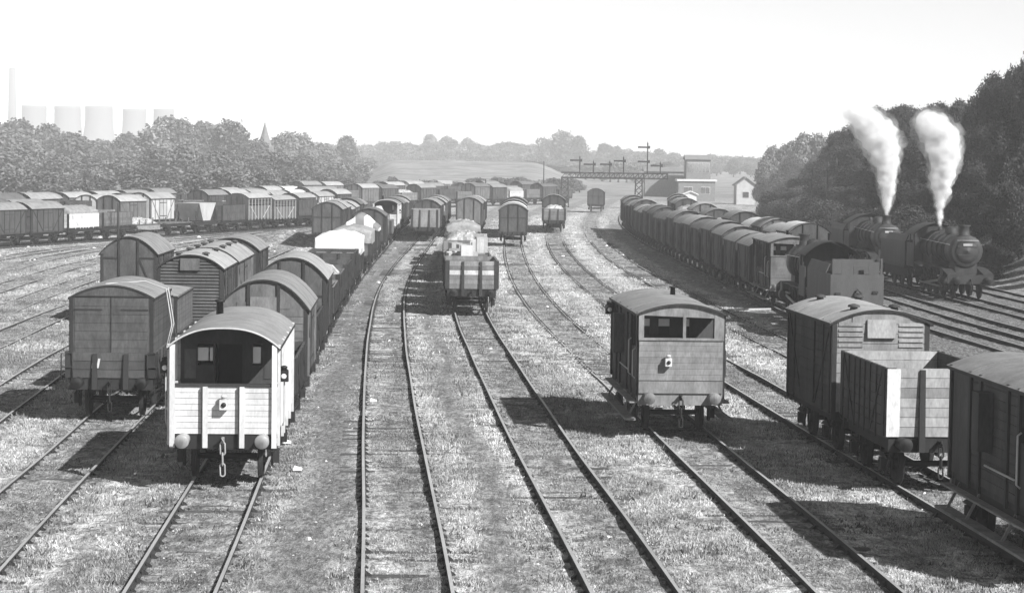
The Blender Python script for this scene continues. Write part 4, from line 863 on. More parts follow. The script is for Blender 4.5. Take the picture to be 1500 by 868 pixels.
# ------------------------------------------------------------------ tracks as laid
TRACKLABEL = {
 'T1': ('rusty railway line running straight up the middle, left of the cinder path', 28, 330), 'T2': ('railway line leading to the open wagon with pale band', 28, 330),
 'C': ('railway line under the lone grey fronted brake van', 28, 330), 'D': ('railway line under the tall pale roofed van at right', 28, 330),
 'E': ('overgrown empty railway line between the long train and the brake vans', 36, 330), 'F': ('railway line under the long train and dusty tender', 60, 330),
 'A': ('railway line ending under the white brake van', 28, 330), 'B': ('railway line under the dark roped container', 30, 330), 'Z1': ('railway line under the lone diagonally braced van', 30, 330),
 'Z2': ('empty weedy railway line next left of the braced van', 46, 260), 'Z3': ('empty weedy railway line curving right beyond the braced van, third from it', 62, 255), 'Z4': ('fourth empty weedy line to the left of the braced van', 75, 250), 'Z5': ('fifth empty weedy line to the left of the braced van', 95, 255), 'Z6': ('empty weedy line nearest the far left wagons', 115, 255),
 'G0': ('railway line under the mixed train by the wooded bank', 62, 330), 'G': ('clean main line next to the black locomotives', 62, 335), 'H': ('clean main line under the black locomotives', 62, 335), 'I': ('outermost right hand line beside the grass bank', 62, 335),
 'R6': ('line under the cross row of wagons beyond the centre strings', 290, 380), 'R7': ('line under the farthest row of wagons', 332, 400),
 'R1': ('line under the front row of far left wagons', 152, 295), 'R2': ('line under the second row of far left wagons', 160, 295), 'R3': ('line under the third row of far left wagons', 165, 300), 'R4': ('line under the fourth row of far left wagons', 175, 300)}
sl_mesh = None
def sleeper_mesh():
    mb = MB(); mb.box(-1.3, 1.3, -.125, .125, -.26, -.145); mb.cur = 1
    for sx in (-1, 1):
        for d in (-1, 1): mb.hexa([(sx*.7525+d*.05, -.09, -.145), (sx*.7525+d*.15, -.09, -.145), (sx*.7525+d*.15, .09, -.145), (sx*.7525+d*.05, .09, -.145), (sx*.7525+d*.035, -.05, -.06), (sx*.7525+d*.06, -.05, -.07), (sx*.7525+d*.06, .05, -.07), (sx*.7525+d*.035, .05, -.06)])
    return mb
for key, (lab, ya, yb) in TRACKLABEL.items():
    T = TR[key]; root = empty('railway_track'); tag(root, lab, 'railway track', 'railway lines of the yard')
    ya = max(ya, T.Y[0]+.5); yb = min(yb, T.Y[-1]-.5)
    wob = random.uniform(0, 9); amp = .008 if key not in ('G', 'H', 'I') else .002
    SK = dict(Z1=(.06, 0), Z2=(.085, 0), Z3=(.085, 0), Z4=(.095, 0), Z5=(.085, 0), Z6=(.1, 0), T1=(.15, 104), C=(.14, 62), D=(.15, 74), E=(.11, 40), B=(.05, 0), A=(.015, 0), T2=(.13, 110)).get(key, (0, 0))
    for sx in (-1, 1):
        mb = MB(); ys = np.concatenate([np.arange(ya, min(120, yb), .75), np.arange(max(ya, 120), yb, 2.0)]) if ya < 120 else np.arange(ya, yb, 2.0)
        pr = [(-.032, 0), (.032, 0), (.032, -.03), (.012, -.045), (.012, -.12), (.06, -.145), (-.06, -.145), (-.012, -.12), (-.012, -.045), (-.032, -.03)]
        prev = None
        for y in ys:
            x = T.x(y); s = T.slope(y); c = 1/math.sqrt(1+s*s)
            wv = amp*(math.sin(y*.16+wob)+.5*math.sin(y*.37+wob*2+sx))
            ox, oy = x+sx*.7525*c+wv, y-sx*.7525*s*c; dz = .006*math.sin(y*.3+wob)-SK[0]*min(1, max(0, (y-SK[1])/14))*(.92+.6*mnoise.noise(Vector((y*.13, sx*3.1, wob))))
            n = len(mb.v); mb.v += [(ox+a*c, oy-a*s*c, b+dz) for a, b in pr]
            if prev is not None:
                for k in range(10):
                    mb.cur = 0 if k == 0 else 1
                    mb.face([prev+k, prev+(k+1) % 10, n+(k+1) % 10, n+k])
            prev = n
        mb.build('rail', [M['railtop'], M['railside']], root)
    if key in ('T1', 'T2', 'A', 'C', 'D', 'B', 'G', 'H', 'Z1', 'E'):
        base = None; y = ya+.3; n = 0; rest = MB(); lim = 90 if key not in ('G', 'H') else 60
        smb = sleeper_mesh()
        while y < min(yb, 200):
            s = T.slope(y); c = 1/math.sqrt(1+s*s); 
            if n < lim:
                if base is None: o = base = smb.build('sleeper', [M['sleeper'], M['iron']], root)
                else: o = base.copy(); COL.objects.link(o); o.parent = root
                o.location = (T.x(y), y, random.uniform(-.05, .012)); o.rotation_euler = (0, 0, -math.atan(s)+random.uniform(-.02, .02))
            else:
                th = -math.atan(s); cc, ss = math.cos(th), math.sin(th); b0 = len(rest.v)
                rest.v += [(T.x(y)+vx*cc-vy*ss, y+vx*ss+vy*cc, vz) for vx, vy, vz in smb.v]
                for f_, m_ in zip(smb.f, smb.m): rest.cur = m_; rest.face([b0+i for i in f_])
            n += 1; y += .76*c
        if rest.v: tag(rest.build('sleeper', [M['sleeper'], M['iron']], root), kind='stuff')

# ------------------------------------------------------------------ ground
def vnoise(X, Y, scale, seed):
    r = np.random.default_rng(seed); G = r.random((256, 256)); x = X/scale; y = Y/scale
    xi = np.floor(x).astype(int); yi = np.floor(y).astype(int); fx = x-xi; fy = y-yi; fx = fx*fx*(3-2*fx); fy = fy*fy*(3-2*fy)
    a = G[xi % 256, yi % 256]; b = G[(xi+1) % 256, yi % 256]; c = G[xi % 256, (yi+1) % 256]; d = G[(xi+1) % 256, (yi+1) % 256]
    return (a*(1-fx)+b*fx)*(1-fy)+(c*(1-fx)+d*fx)*fy
def sstep(a, b, x): t = np.clip((x-a)/(b-a), 0, 1); return t*t*(3-2*t)
def bankline(Y): return np.interp(Y, [0, 60, 100, 140, 200, 260, 330, 500], [32, 30.5, 29.5, 28.6, 28.8, 31, 38, 60])
def terrain(X, Y):
    z = np.full(np.shape(X), -.14)
    near = 1-sstep(250, 330, Y)
    z = z+(vnoise(X, Y, 1.1, 1)-.5)*.05*near+(vnoise(X, Y, .45, 2)-.5)*.035*near+(vnoise(X, Y, 4, 3)-.5)*.06*near
    bl = bankline(Y); z = z+sstep(0, 1, (X-bl)/14)*5.5*(1-sstep(330, 480, Y))*(Y > 0)
    u = X/np.maximum(Y, 1)*3200; z = z+sstep(520, 760, Y)*(4.6+2.0*vnoise(X, Y, 22, 8))*sstep(-235, -170, u)*(1-sstep(20, 110, u))*(1-sstep(900, 1050, Y))*(Y > 0)+sstep(900, 1400, Y)*1.5
    z = z+(vnoise(X, Y, 60, 5)-.5)*2.0*sstep(450, 800, Y)
    # low earth bank left of the white-sheeted wagon
    bx, by = MOUND
    z = z+1.1*np.exp(-(((X-bx)/2.2)**2+((Y-by)/9.0)**2))
    return z
MOUND = ground_at(418, 352)
xs = np.unique(np.concatenate([-np.geomspace(60, 4000, 60), np.arange(-60, 46, .38), np.geomspace(46, 4000, 60)]))
ysl = [24.0]
while ysl[-1] < 9000: ysl.append(ysl[-1]*(1.0055 if ysl[-1] < 400 else 1.03))
ysg = np.array([-200, -60, -20, 0, 12]+ysl)
GX, GY = np.meshgrid(xs, ysg); GZ = terrain(GX, GY)
def near_track(X, Y):
    best = np.full(X.shape, 99.0)
    for k, T in TR.items():
        if k in ('R5', 'R6', 'R7'): continue
        inside = (Y >= T.Y[0]-40) & (Y <= T.Y[-1]+5)
        s = np.interp(Y, T.Y, T.dx); d = np.abs(X-np.interp(Y, T.Y, T.X))/np.sqrt(1+s*s)
        best = np.where(inside, np.minimum(best, d), best)
    return best
ND = near_track(GX, GY)
def path_f(X, Y):
    p = np.zeros(X.shape)
    for a, b, w, k, st in (('A', 'T1', .75, .56, 1), ('T1', 'T2', .42, .52, 1), ('E', 'F', 1.2, .6, .9), ('B', 'A', .5, .5, .6), ('C', 'D', .5, .45, .35), ('T2', 'C', .5, .6, .25), ('Z1', 'B', .5, .5, .3)):
        c = TR[a].arr(Y)*(1-k)+TR[b].arr(Y)*k
        p = np.maximum(p, st*np.exp(-np.abs((X-c+.25*np.sin(Y*.21))/w)**2.5))
    return p*(Y < 260)
PF = path_f(GX, GY)
def edge_f(X, Y):
    e = np.zeros(X.shape)
    for a, b, k, off, w in (('T1', 'T2', .52, .95, .33), ('T1', 'T2', .52, -.85, .28), ('A', 'T1', .56, 1.15, .3), ('T2', 'C', .6, .4, .6), ('C', 'D', .45, .6, .5), ('C', 'D', .45, -.7, .35), ('D', 'E', .5, 0, .7), ('E', 'F', .3, .2, .5), ('Z1', 'B', .5, 0, .6), ('B', 'A', .5, -.5, .4)):
        c = TR[a].arr(Y)*(1-k)+TR[b].arr(Y)*k+off+.2*np.sin(Y*.17+off)
        e = np.maximum(e, np.exp(-np.abs((X-c)/w)**2))
    return e*(Y < 300)
EF = edge_f(GX, GY)
main_bal = sstep(-1.8, 0, GX-TR['F'].arr(GY)-1.0)*(1-sstep(0, 3, GX-bankline(GY)+1.5))*(GY < 345)
gm = bpy.data.meshes.new('ground'); R_, C_ = GX.shape
verts = np.stack([GX, GY, GZ], -1).reshape(-1, 3)
idx = np.arange(R_*C_).reshape(R_, C_); q = np.stack([idx[:-1, :-1], idx[:-1, 1:], idx[1:, 1:], idx[1:, :-1]], -1).reshape(-1, 4)
def fast_mesh(me, verts, quads):
    n = quads.shape[1]
    me.vertices.add(len(verts)); me.vertices.foreach_set('co', np.ascontiguousarray(verts, dtype=np.float32).ravel())
    me.loops.add(quads.size); me.loops.foreach_set('vertex_index', quads.astype(np.int32).ravel())
    me.polygons.add(len(quads)); me.polygons.foreach_set('loop_start', np.arange(0, quads.size, n, dtype=np.int32)); me.polygons.foreach_set('loop_total', np.full(len(quads), n, dtype=np.int32))
    me.update(calc_edges=True); me.validate()
fast_mesh(gm, verts, q)
gm.polygons.foreach_set('use_smooth', np.ones(len(q), dtype=bool))
for nm, arr in (('lat', ND), ('path', PF), ('main', np.maximum(main_bal, sstep(0, 2, GX-bankline(GY)-.5)*sstep(128, 142, GY)*(GY < 420))), ('edge', EF)):
    a = gm.attributes.new(nm, 'FLOAT', 'POINT'); a.data.foreach_set('value', arr.astype(np.float32).ravel())
ground = bpy.data.objects.new('ground', gm); COL.objects.link(ground); tag(ground, kind='structure')

def ground_mat():
    m = bpy.data.materials.new('weedy_cinder_ground'); nt, N, L = nodes(m)
    out = N.new('ShaderNodeOutputMaterial'); b = N.new('ShaderNodeBsdfPrincipled'); L.new(b.outputs[0], out.inputs[0]); b.inputs['Roughness'].default_value = .95; b.inputs['Specular IOR Level'].default_value = .1
    geo = N.new('ShaderNodeNewGeometry')
    def noise(scale, detail=4, rough=.6, st=(1, 1, 1)):
        mp = N.new('ShaderNodeMapping'); mp.inputs['Scale'].default_value = st; L.new(geo.outputs['Position'], mp.inputs[0])
        n = N.new('ShaderNodeTexNoise'); n.inputs['Scale'].default_value = scale; n.inputs['Detail'].default_value = detail; n.inputs['Roughness'].default_value = rough; L.new(mp.outputs[0], n.inputs['Vector']); return n.outputs['Fac']
    def ramp(v, a, b_, lo=0, hi=1):
        r = N.new('ShaderNodeMapRange'); r.interpolation_type = 'SMOOTHSTEP'; r.inputs[1].default_value = a; r.inputs[2].default_value = b_; r.inputs[3].default_value = lo; r.inputs[4].default_value = hi; L.new(v, r.inputs[0]); return r.outputs[0]
    def mathn(op, a, b_):
        n = N.new('ShaderNodeMath'); n.operation = op
        for i, v in enumerate((a, b_)):
            if isinstance(v, (int, float)): n.inputs[i].default_value = v
            else: L.new(v, n.inputs[i])
        return n.outputs[0]
    def mix(f, a, b_):
        n = N.new('ShaderNodeMix'); n.data_type = 'FLOAT'
        for i, v in ((0, f), (2, a), (3, b_)):
            if isinstance(v, (int, float)): n.inputs[i].default_value = v
            else: L.new(v, n.inputs[i])
        return n.outputs[0]
    def attr(nm):
        a = N.new('ShaderNodeAttribute'); a.attribute_name = nm; return a.outputs['Fac']
    lat, path, main = attr('lat'), attr('path'), attr('main')
    n_big = noise(.35, 5, .65, (1, .6, 1)); n_mid = noise(2.2, 5, .7, (1, .5, 1)); n_f = noise(11, 4, .75, (1, .3, 1)); n_ff = noise(45, 2, .7, (1, .3, 1))
    grass = ramp(n_mid, .33, .66, .20, .60)
    grass = mathn('MULTIPLY', grass, ramp(n_big, .32, .66, .62, 1.2))
    fr = ramp(lat, .75, 1.5, 1, 0)           # inside the rails
    inside = ramp(n_mid, .36, .66, .13, .42)
    c = mix(fr, grass, inside)
    earth = ramp(n_mid, .3, .7, .15, .21)
    pf = mathn('MULTIPLY', path, ramp(n_big, .25, .6, .4, 1.0)); c = mix(pf, c, earth)
    dk = ramp(noise(.9, 5, .7), .55, .68, 0, .8); c = mix(mathn('MULTIPLY', dk, mathn('SUBTRACT', 1.0, path)), c, .13)
    eg = mathn('MULTIPLY', attr('edge'), ramp(noise(2.2, 5, .75), .42, .60, 0, .9)); c = mix(eg, c, .78)
    c = mix(main, c, ramp(n_f, .3, .7, .10, .24))
    c = mathn('MULTIPLY', c, ramp(n_f, .3, .7, .5, 1.5)); c = mathn('MULTIPLY', c, ramp(n_ff, .3, .7, .6, 1.4))
    vo = N.new('ShaderNodeTexVoronoi'); vo.inputs['Scale'].default_value = 3.2; L.new(geo.outputs['Position'], vo.inputs['Vector'])
    sp = ramp(vo.outputs['Distance'], .10, .13, 1, 0); spm = mathn('MULTIPLY', sp, ramp(noise(.8, 3), .52, .62, 0, 1)); c = mix(spm, c, .62)
    # distant fields beyond the yard are pale stubble
    sx = N.new('ShaderNodeSeparateXYZ'); L.new(geo.outputs['Position'], sx.inputs[0])
    c = mix(ramp(sx.outputs['Y'], 330, 520), c, mathn('MULTIPLY', ramp(noise(.12, 5, .7), .35, .65, .17, .34), 1.0))
    cl = mathn('MINIMUM', c, .8); L.new(cl, b.inputs['Base Color'])
    bp = N.new('ShaderNodeBump'); bp.inputs['Strength'].default_value = .9; bp.inputs['Distance'].default_value = .06
    hh = mathn('ADD', mathn('MULTIPLY', n_f, 1.0), mathn('MULTIPLY', n_ff, .35)); L.new(hh, bp.inputs['Height']); L.new(bp.outputs[0], b.inputs['Normal'])
    return m
gm.materials.append(ground_mat())

# grass: dry blades in tufts, one object
def tufts(name, ymin, ymax, n, hmin, hmax, blades, width, mtl, tone, dens_seed, spread=.12, keep=.5):
    # area-uniform in plan within the view wedge
    Y = np.sqrt(rng.uniform(ymin**2, ymax**2, n)); X = Y*rng.uniform(-.255, .255, n)
    d = near_track(X, Y); p = path_f(X, Y)
    dens = vnoise(X, Y, 1.7, dens_seed)*.6+vnoise(X, Y, .6, dens_seed+1)*.4
    ok = (np.abs(d-.7525) > .13) & (p < .35+rng.uniform(-.2, .3, n)) & (dens > keep+rng.uniform(-.12, .12, n)+np.where(d < .7, .03, 0)-np.where((d > .85) & (d < 1.35), .05, 0)*(dens_seed == 41)) & (X < TR['F'].arr(Y)-1.6)
    X, Y, d = X[ok], Y[ok], d[ok]; k = len(X); Z = terrain(X, Y)
    Xb = np.repeat(X, blades)+rng.normal(0, spread, k*blades); Yb = np.repeat(Y, blades)+rng.normal(0, spread, k*blades); Zb = np.repeat(Z, blades)-.01
    hs = rng.uniform(hmin, hmax, k*blades)*np.repeat(rng.uniform(.5, 1.2, k)*np.where(d < 1.0, .6, 1), blades); w = width*rng.uniform(.6, 1.3, k*blades)
    th = rng.uniform(0, 2*PI, k*blades); lx = rng.normal(0, .45, k*blades)*hs; ly = rng.normal(0, .45, k*blades)*hs
    v = np.empty((k*blades, 3, 3)); dx, dy = np.cos(th)*w/2, np.sin(th)*w/2
    v[:, 0] = np.stack([Xb-dx, Yb-dy, Zb], -1); v[:, 1] = np.stack([Xb+dx, Yb+dy, Zb], -1); v[:, 2] = np.stack([Xb+lx, Yb+ly, Zb+hs], -1)
    me = bpy.data.meshes.new(name); fast_mesh(me, v.reshape(-1, 3), np.arange(k*blades*3).reshape(-1, 3))
    a = me.attributes.new('tone', 'FLOAT', 'FACE'); a.data.foreach_set('value', (np.repeat(rng.uniform(*tone, k)*np.where(d < .75, .75, 1.0)*(.55+.95*vnoise(X, Y, 2.6, dens_seed+5))*(1+.35*edge_f(X, Y)), blades)*rng.uniform(.8, 1.2, k*blades)).astype(np.float32))
    me.materials.append(mtl); o = bpy.data.objects.new(name, me); COL.objects.link(o); return tag(o, kind='stuff')
MG = mat('dry_grass_blades', .36, rough=.8, var=.1, stretch=(1, 1, 1), rnd=0); MW = mat('green_weeds', .17, var=.2, stretch=(1, 1, 1), rnd=0)
tufts('grass', 33, 78, 110000, .03, .10, 8, .028, MG, (.4, 1.45), 21, .07, .43)
tufts('grass', 76, 150, 120000, .05, .13, 5, .055, MG, (.6, 1.25), 21, .2, .45)
tufts('grass', 148, 300, 60000, .05, .16, 3, .12, MG, (.6, 1.25), 21, .4, .5)
tufts('weeds', 33, 110, 70000, .03, .11, 8, .04, MW, (.4, 1.7), 41, .09, .57)
tufts('weeds', 33, 80, 4000, .08, .24, 16, .05, MW, (.8, 2.0), 55, .12, .68)
# stones and litter specks
def specks(name, n, ymin, ymax, smin, smax, mtl, thr):
    Y = np.sqrt(rng.uniform(ymin**2, ymax**2, n)); X = Y*rng.uniform(-.255, .255, n)
    ok = (vnoise(X, Y, 2.5, 77) > thr) & (X < TR['F'].arr(Y)-1); X, Y = X[ok], Y[ok]; Z = terrain(X, Y); k = len(X)
    mb = MB()
    for x, y, z in zip(X, Y, Z):
        s = random.uniform(smin, smax)*(1+(y/90)); a = random.uniform(0, 6); h = s*random.uniform(.25, .6)
        P = [(x+math.cos(a+i*PI/2)*s*random.uniform(.6, 1), y+math.sin(a+i*PI/2)*s*random.uniform(.6, 1), z-.02) for i in range(4)]
        Q = [(px*.5+x*.5, py*.5+y*.5, z+h) for px, py, _ in P]
        mb.hexa(P+Q, random.uniform(.6, 1.2))
    return tag(mb.build(name, mtl), kind='stuff')
specks('stones', 5200, 33, 140, .015, .04, M['ballast'], .5)
specks('litter', 420, 36, 200, .03, .08, M['litter'], .55)
# a few countable scraps
for px, py, s, lab in ((788, 703, .16, None), (547, 583, .10, 'white scrap of paper beside the middle left rail'), (421, 643, .09, 'white scrap beside the right wheels of the white brake van'), (436, 682, .10, 'flat white scrap on the footpath right of the white brake van')):
    if not lab: continue
    x, y = ground_at(px, py); mb = MB(); mb.hexa([(x-s, y-s, -.1), (x+s, y-s*.6, -.1), (x+s, y+s*1.4, -.1), (x-s*.8, y+s, -.1), (x-s, y-s, -.05), (x+s, y-s*.6, -.02), (x+s, y+s*1.4, -.06), (x-s*.8, y+s, .0)])
    tag(mb.build('paper_scrap', M['litter']), lab, 'litter', 'paper scraps')

# ------------------------------------------------------------------ trees
def crown_mesh(name, n, leaf, seed, lobes=13, tall=1.0, mtl='leaf'):
    r = np.random.default_rng(seed); V = []; 
    L_ = []
    for i in range(lobes):
        a = r.uniform(0, 2*PI); rad = r.uniform(.0, .62); h = r.uniform(-.55, .75)
        rad *= math.sqrt(max(.1, 1-(h/1.0)**2)); L_.append((rad*math.cos(a), rad*math.sin(a), h*tall, r.uniform(.26, .48)))
    L_.append((0, 0, .0, .62)); L_.append((0, 0, .45*tall, .45))
    L_ = np.array(L_); wts = L_[:, 3]**2; wts /= wts.sum()
    k = r.choice(len(L_), n, p=wts); d = r.normal(size=(n, 3)); d /= np.linalg.norm(d, axis=1)[:, None]
    rr = L_[k, 3]*(1-np.abs(r.normal(0, .13, n)))*(1+.12*r.standard_normal(n)); c = L_[k, :3]+d*rr[:, None]*np.array([1, 1, .9])
    a = r.normal(size=(n, 3))+d*.9; a /= np.linalg.norm(a, axis=1)[:, None]
    t = np.cross(a, r.normal(size=(n, 3))); t /= np.linalg.norm(t, axis=1)[:, None]; b = np.cross(a, t); s = leaf*r.uniform(.6, 1.3, n)[:, None]
    v = np.stack([c-t*s-b*s*.6, c+t*s-b*s*.6, c+t*s+b*s*.6, c-t*s+b*s*.6], 1).reshape(-1, 3)
    me = bpy.data.meshes.new(name); fast_mesh(me, v, np.arange(n*4).reshape(-1, 4))
    at = me.attributes.new('tone', 'FLOAT', 'FACE'); lt = r.uniform(.75, 1.3, len(L_)); at.data.foreach_set('value', (lt[k]*r.uniform(.7, 1.3, n)).astype(np.float32))
    me.materials.append(M[mtl]); return me
def trunk_mesh(seed):
    r = random.Random(seed); mb = MB(); mb.tube([(0, 0, -1.2), (.03, .0, -.7), (.02, .02, -.2), (0, 0, .4)], [.075, .055, .045, .02], 7)
    for i in range(6):
        a = r.uniform(0, 6.3); z = r.uniform(-.6, .1); l = r.uniform(.35, .6); mb.tube([(0, 0, z), (math.cos(a)*l*.5, math.sin(a)*l*.5, z+l*.35), (math.cos(a)*l, math.sin(a)*l, z+l*.8)], [.03, .02, .008], 5)
    me_o = mb.build('tmp', M['trunk']); me = me_o.data; bpy.data.objects.remove(me_o); return me
FAR_CR = [crown_mesh('crown_far', 4200, .055, 100+i) for i in range(6)]
NEAR_CR = [crown_mesh('crown_near', 17000, .027, 200+i, lobes=17, mtl='leafdark') for i in range(4)]
NEAR_CRB = [crown_mesh('crown_pale', 15000, .027, 300+i, lobes=17, mtl='leafdark2') for i in range(2)]
TRK = [trunk_mesh(i) for i in range(3)]
def tree(px, py_top, Y, width_px, label, group, meshes=FAR_CR, base=None, name='broadleaf_tree', cat='tree', aspect=None):
    """Crown top seen at py_top when standing at distance Y."""
    p = at_depth(px, py_top, Y); g = float(terrain(np.array([p.x]), np.array([Y]))[0]) if base is None else base
    H = max(1.0, p.z-g); rad = width_px*Y/3200/2
    root = empty(name); root.location = (p.x, Y, g)
    cz = H*.46 if name == 'bushy_tree' else H*.60 if H > 2.2*rad else H-rad*.95 if H > rad*1.9 else H*.52
    rz = (H-cz)/1.05
    if name == 'bushy_tree': rad *= 1.12
    c = bpy.data.objects.new('crown', random.choice(meshes)); COL.objects.link(c); c.parent = root
    c.location = (0, 0, cz); c.scale = (rad*1.05, rad*1.05, rz); c.rotation_euler = (0, 0, random.uniform(0, 6.28))
    t = bpy.data.objects.new('trunk', random.choice(TRK)); COL.objects.link(t); t.parent = root; t.location = (0, 0, cz); t.scale = (rad, rad, cz/1.15)
    return tag(root, label, cat, group)
# left wood: (px, top py, width px, distance)
LW = [(-15, 178, 110, 430), (25, 168, 90, 440), (70, 180, 80, 450), (105, 190, 80, 430), (150, 203, 60, 460), (185, 195, 70, 450), (225, 185, 80, 440), (262, 167, 75, 445), (300, 178, 70, 455), (340, 175, 75, 440), (375, 205, 60, 430),
      (412, 197, 60, 460), (440, 192, 60, 470), (475, 206, 60, 480), (508, 197, 50, 500), (40, 205, 80, 390), (0, 215, 90, 380), (90, 225, 80, 385), (135, 228, 70, 390), (180, 225, 70, 385), (230, 215, 80, 390), (275, 210, 80, 385), (320, 222, 70, 380), (360, 225, 70, 390), (405, 220, 70, 400), (450, 225, 70, 410), (490, 232, 60, 420), (525, 238, 50, 430),
      (15, 246, 80, 345), (60, 250, 70, 345), (105, 252, 60, 345), (150, 250, 60, 350), (200, 246, 70, 345), (250, 250, 70, 350), (295, 248, 70, 345), (345, 244, 70, 345), (390, 250, 60, 350), (430, 252, 60, 355), (470, 256, 50, 360), (505, 258, 50, 370)]
for px, py, w, Y in LW:
    Y = 330+(Y-340)*2.9
    tree(px, py+random.uniform(-3, 3), Y, w*1.1, 'hazy broad leafed tree in the wood behind the far left wagons', 'trees of the far left wood')
RIDGE = [(x, 208+random.uniform(-4, 4), 50, 900+random.uniform(-30, 30)) for x in range(425, 800, 17)]
RIDGE += [(630, 196, 40, 940), (655, 198, 40, 940), (685, 200, 30, 940), (505, 200, 35, 900), (802, 200, 40, 820), (828, 193, 60, 800), (850, 198, 40, 800), (885, 208, 40, 850), (903, 213, 30, 850), (965, 216, 38, 840), (985, 222, 30, 850), (940, 226, 30, 860), (920, 224, 30, 860), (1010, 232, 30, 800), (1075, 232, 34, 700), (1100, 240, 30, 700), (1050, 238, 30, 760)]
RIDGE += [(x, 221+random.uniform(-5, 5), 50, 850+random.uniform(-20, 20)) for x in range(540, 960, 14)]
RIDGE += [(x, 229+random.uniform(-5, 5), 46, 840) for x in range(440, 1120, 14)]
for px, py, w, Y in RIDGE:
    Y = Y*1.55
    tree(px, py, Y, w, 'very pale distant tree on the ridge beyond the yard', 'distant ridge trees')
for x in list(range(470, 545, 11))+list(range(762, 1000, 12)):
    tree(x, (236 if x < 560 else 243)+random.uniform(-7, 6), 880+random.uniform(-30, 30), 46, 'hazy tree on the slope between the pale field and the signals', 'slope trees beyond the yard')
for x in range(505, 850, 8):
    tree(x, 265+random.uniform(-7, 5), 500+random.uniform(-40, 40), random.uniform(24, 60), 'low hedge bush along the pale field', 'hedge at the foot of the field', name='hedge_bush', cat='bush')
for px, py, w, Y in ((1130, 215, 40, 520), (1152, 206, 45, 520), (1178, 194, 55, 500), (1205, 198, 50, 480), (1120, 232, 40, 480), (1160, 228, 50, 440), (1200, 225, 50, 430), (1140, 250, 50, 400), (1115, 262, 40, 390)):
    tree(px, py, Y, w, 'pale tree on the hillside left of the steam', 'pale hillside trees', NEAR_CRB if Y < 450 else FAR_CR)
tree(128, 246, 300, 26, 'slim dark conifer standing among the far left wagons', None, name='conifer_tree')
# wooded bank on the right: tops follow the photographed skyline
sky = [(1180, 250), (1205, 225), (1235, 190), (1262, 172), (1290, 160), (1340, 150), (1370, 154), (1400, 150), (1420, 138), (1445, 120), (1470, 104), (1500, 84), (1540, 66), (1600, 60)]
def skyline(px): return float(np.interp(px, [a for a, b in sky], [b for a, b in sky]))
k = 0
for px in range(1195, 1600, 19):
    Y = float(np.interp(px, [1195, 1300, 1400, 1500, 1600], [330, 262, 215, 180, 165]))
    tree(px+random.uniform(-5, 5), skyline(px)+random.uniform(-3, 5), Y+random.uniform(-8, 8), 62*random.uniform(.9, 1.2), 'dark tall tree on the wooded bank behind the steam', 'trees on the dark wooded bank', NEAR_CR)
for row, (dy, fr) in enumerate(((-18, .3), (-34, .55), (-50, .76))):
    for px in range(1170+row*8, 1600, 24):
        Y = float(np.interp(px, [1195, 1300, 1400, 1500, 1600], [330, 262, 215, 180, 165]))+dy*np.interp(px, [1200, 1500], [1.2, .75])
        base = float(np.interp(px, [1170, 1300, 1400, 1500], [300, 338, 372, 385]))
        top = skyline(px)+(base-skyline(px))*fr*.8
        if Y*(px-750)/3200 < bankline(Y)+1.5: Y = Y+12
        tree(px+random.uniform(-7, 7), top+random.uniform(-9, 9), Y, 66*random.uniform(.8, 1.25), 'dark bushy tree on the lower slope of the wooded bank', 'lower trees on the dark wooded bank', random.choice([NEAR_CR, NEAR_CR, NEAR_CRB]), name='bushy_tree')

for i in range(62):
    Y = 138+i*3.1+random.uniform(-1.5, 1.5); X = float(bankline(Y))+random.uniform(.3, 3.2); z = float(terrain(np.array([X]), np.array([Y]))[0])
    root = empty('bramble_bush'); root.location = (X, Y, z); r = random.uniform(1.5, 2.8)
    c = bpy.data.objects.new('crown', random.choice(NEAR_CR+NEAR_CRB)); COL.objects.link(c); c.parent = root; c.location = (0, 0, r*.5); c.scale = (r, r, r*random.uniform(.6, .95)); c.rotation_euler = (0, 0, random.uniform(0, 6.28))
    tag(root, 'low dark bush at the foot of the wooded bank behind the engines', 'bush', 'undergrowth at the foot of the bank')
# ------------------------------------------------------------------ signals, posts and buildings
def signal_arm(root, x, y, z, s=1.0, up_=False):
    a = MB(); a.hexa([(x-1.5*s, y-.02, z-.12*s), (x+.1, y-.02, z-.1*s), (x+.1, y+.02, z-.1*s), (x-1.5*s, y+.02, z-.12*s), (x-1.5*s, y-.02, z+.16*s), (x+.1, y-.02, z+.12*s), (x+.1, y+.02, z+.12*s), (x-1.5*s, y+.02, z+.16*s)])
    a.box(x+.1, x+.38, y-.04, y+.04, z-.2, z+.25); return a.build('signal_arm', M['sigwood'], root)
gy = 352.0
def gx(px, py=258): return at_depth(px, py, gy).x
gr = empty('signal_gantry'); gr.location = (gx(936), gy, 0)
ox = gr.location.x; x0, x1 = gx(822)-ox, gx(978)-ox; dz0 = at_depth(890, 262, gy).z; dz1 = dz0+.95
b = MB()
for yy in (-.5, .5):
    b.box(x0, x1, yy-.09, yy+.09, dz0, dz0+.2); b.box(x0, x1, yy-.09, yy+.09, dz1-.12, dz1+.08)
    n = 22
    for i in range(n):
        a0 = x0+(x1-x0)*i/n; a1 = x0+(x1-x0)*(i+1)/n; b.bar((a0, yy, dz0+.1), (a1, yy, dz1), .07); b.bar((a1, yy, dz0+.1), (a1, yy, dz1), .06)
b.box(x0, x1, -.5, .5, dz0+.2, dz0+.26); b.build('deck', M['sigwood'], gr)
